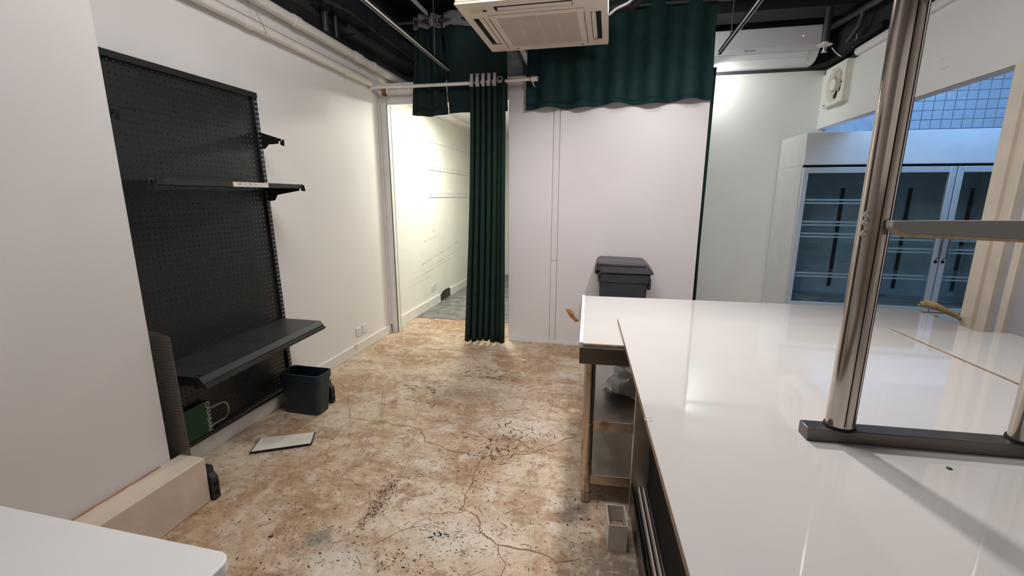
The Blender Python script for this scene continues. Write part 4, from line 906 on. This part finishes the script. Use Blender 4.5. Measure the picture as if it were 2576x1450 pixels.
MB().prism([(1.316, -1.9), (1.83, -1.9), (1.83, -.02), (1.81, 0), (1.316, 0)], 'z', 0, .0255).build('board_core', 'lamedge', b2, **L_)
MB().prism([(1.317, -1.899), (1.829, -1.899), (1.829, -.021), (1.809, -.001), (1.317, -.001)], 'z', .0255, .027).build('board_face', 'laminate', b2, **L_)
bx(1.33, 1.83, -1.9, -.45, -.842, 0).build('support_carcass', 'trim', b2, **L_)
tag(MB().lathe([(.0, .0), (.005, .0005), (.006, .0016), (.0, .003)], (.826, 1.141, .8632), 'z', 10).build('dead_fly', 'chipb'), 'tiny black fly on the counter board in front of the poles', 'insect')
tag(MB().tube([(.141+.011*math.cos(R(20*k)), 1.228+.011*math.sin(R(20*k)), .8634) for k in range(19)], .0011, 6, False).build('ring_mark', simple('pale_ring', (.62, .53, .47), .3)), 'pale ring mark near the left edge of the counter', 'mark')

# ------------------------------------------------------------------ chrome pole rack on the counter
rk = thing('pole_rack', 'chrome twin pole rack standing on the counter with grey boards', 'rack', (.63, 1.235, .863), R(3.0))
MB().box(-.088, .62, -.026, .022, 0, .036).build('base_channel', 'dsteel', rk, bevel=.002, **L_)
for x in (0, .425):
    po = MB().tube([(x, 0, .036), (x, 0, 1.6)], .0325, 40).build('pole', 'chrome', rk, smooth=True, **L_)
    MB().lathe([(.0325, .036), (.037, .036), (.036, .042), (.0325, .044)], (x, 0, 0), 'z', 32).build('pole_collar', 'inner', po, **L_)
    for a in (-100, -62, -38):
        ca_, sa_ = math.cos(R(a)), math.sin(R(a))
        MB().add([(x+.0327*ca_-.0012*sa_*s_, .0327*sa_+.0012*ca_*s_, z) for s_ in (-1, 1) for z in (.05, 1.6)], [(0, 1, 3, 2)]).build('pole_seam', 'inner', po, solid=.0006, **L_)
MB().prism([(.003, .585), (1.2, .60), (1.2, .515), (.55, .532), (.02, .578-.028), (.003, .57)], 'y', -.062, -.036).build('cross_board', 'plank', rk, bevel=.002, **L_)
MB().prism([(.004, .576), (.021, .549), (.55, .531), (1.2, .514), (1.2, .518), (.55, .536), (.03, .556)], 'y', -.0628, -.0615).build('chipped_edge', 'wood', rk, **L_)
MB().prism([(.0, 1.06), (1.2, 1.045), (1.2, 1.12), (.0, 1.12)], 'y', -.062, -.036).build('cross_board', 'plank', rk, bevel=.002, **L_)
for z in (.545, .572, .59): MB().tube([(-.030, -.018, z), (-.037, -.022, z+.006), (-.034, -.024, z+.014), (-.029, -.02, z+.012)], .0025, 6).build('wire_hook', 'wire', rk, **L_)

# ------------------------------------------------------------------ near white table and chair beyond the counter
nd = thing('white_desk', 'matt white desk top with rounded corner at the near left', 'desk', (-1.4, .2, 0))
MB().prism(rrect(-1.98, -.748, -.7, .652, .035, 8), 'z', .722, .75).build('desk_top', 'desk', nd, bevel=.003)
for x in (-1.85, -.9):
    for y in (-.6, .5): MB().tube([(x, y, 0), (x, y, .722)], .02, 12).build('leg', 'steel', nd, smooth=True)
ch = thing('chair', 'tan wooden chair whose curved back rail rises behind the counter', 'chair', (2.1, 3.35, 0), R(0))
MB().prism(rrect(1.88, 2.18, 3.10, 3.5, .05, 4), 'z', .43, .455).build('seat', 'wood', ch, bevel=.006)
rl = []
for x, y, z in ((1.885, 3.08, .860), (1.915, 3.075, .866), (1.97, 3.07, .853), (2.03, 3.07, .826), (2.10, 3.09, .794), (2.19, 3.21, .755), (2.24, 3.3, .745)): rl.append((x, y, z))
mb = MB(); rws = []
for i, p in enumerate(rl):
    h = (.012, .024, .023, .019, .017, .015, .014)[i]; t_ = .016
    rws.append([(p[0], p[1]+t_*math.cos(a), p[2]+h*math.sin(a)) for a in [2*math.pi*k/12 for k in range(13)]])
mb.grid(rws).build('back_rail', 'wood', ch, smooth=True)
for x, y in ((1.97, 3.09), (2.17, 3.23)):
    MB().tube([(x, y, 0), (x, y+.02, .45), (x, y-.02, .80 if x < 2 else .72)], .016, 10).build('rear_leg', 'wood', ch, smooth=True)
for x, y in ((1.92, 3.46), (2.12, 3.46)): MB().tube([(x, y, 0), (x, y, .43)], .016, 10).build('leg', 'wood', ch, smooth=True)
tw = MB(); flake(tw, -.71, 3.74, .075, .012, .1); flake(tw, -.68, 3.745, .05, .01, .3)
tag(tw.build('bark_scrap', 'chipb'), 'thin dark scrap on the floor before the partition', 'scrap')
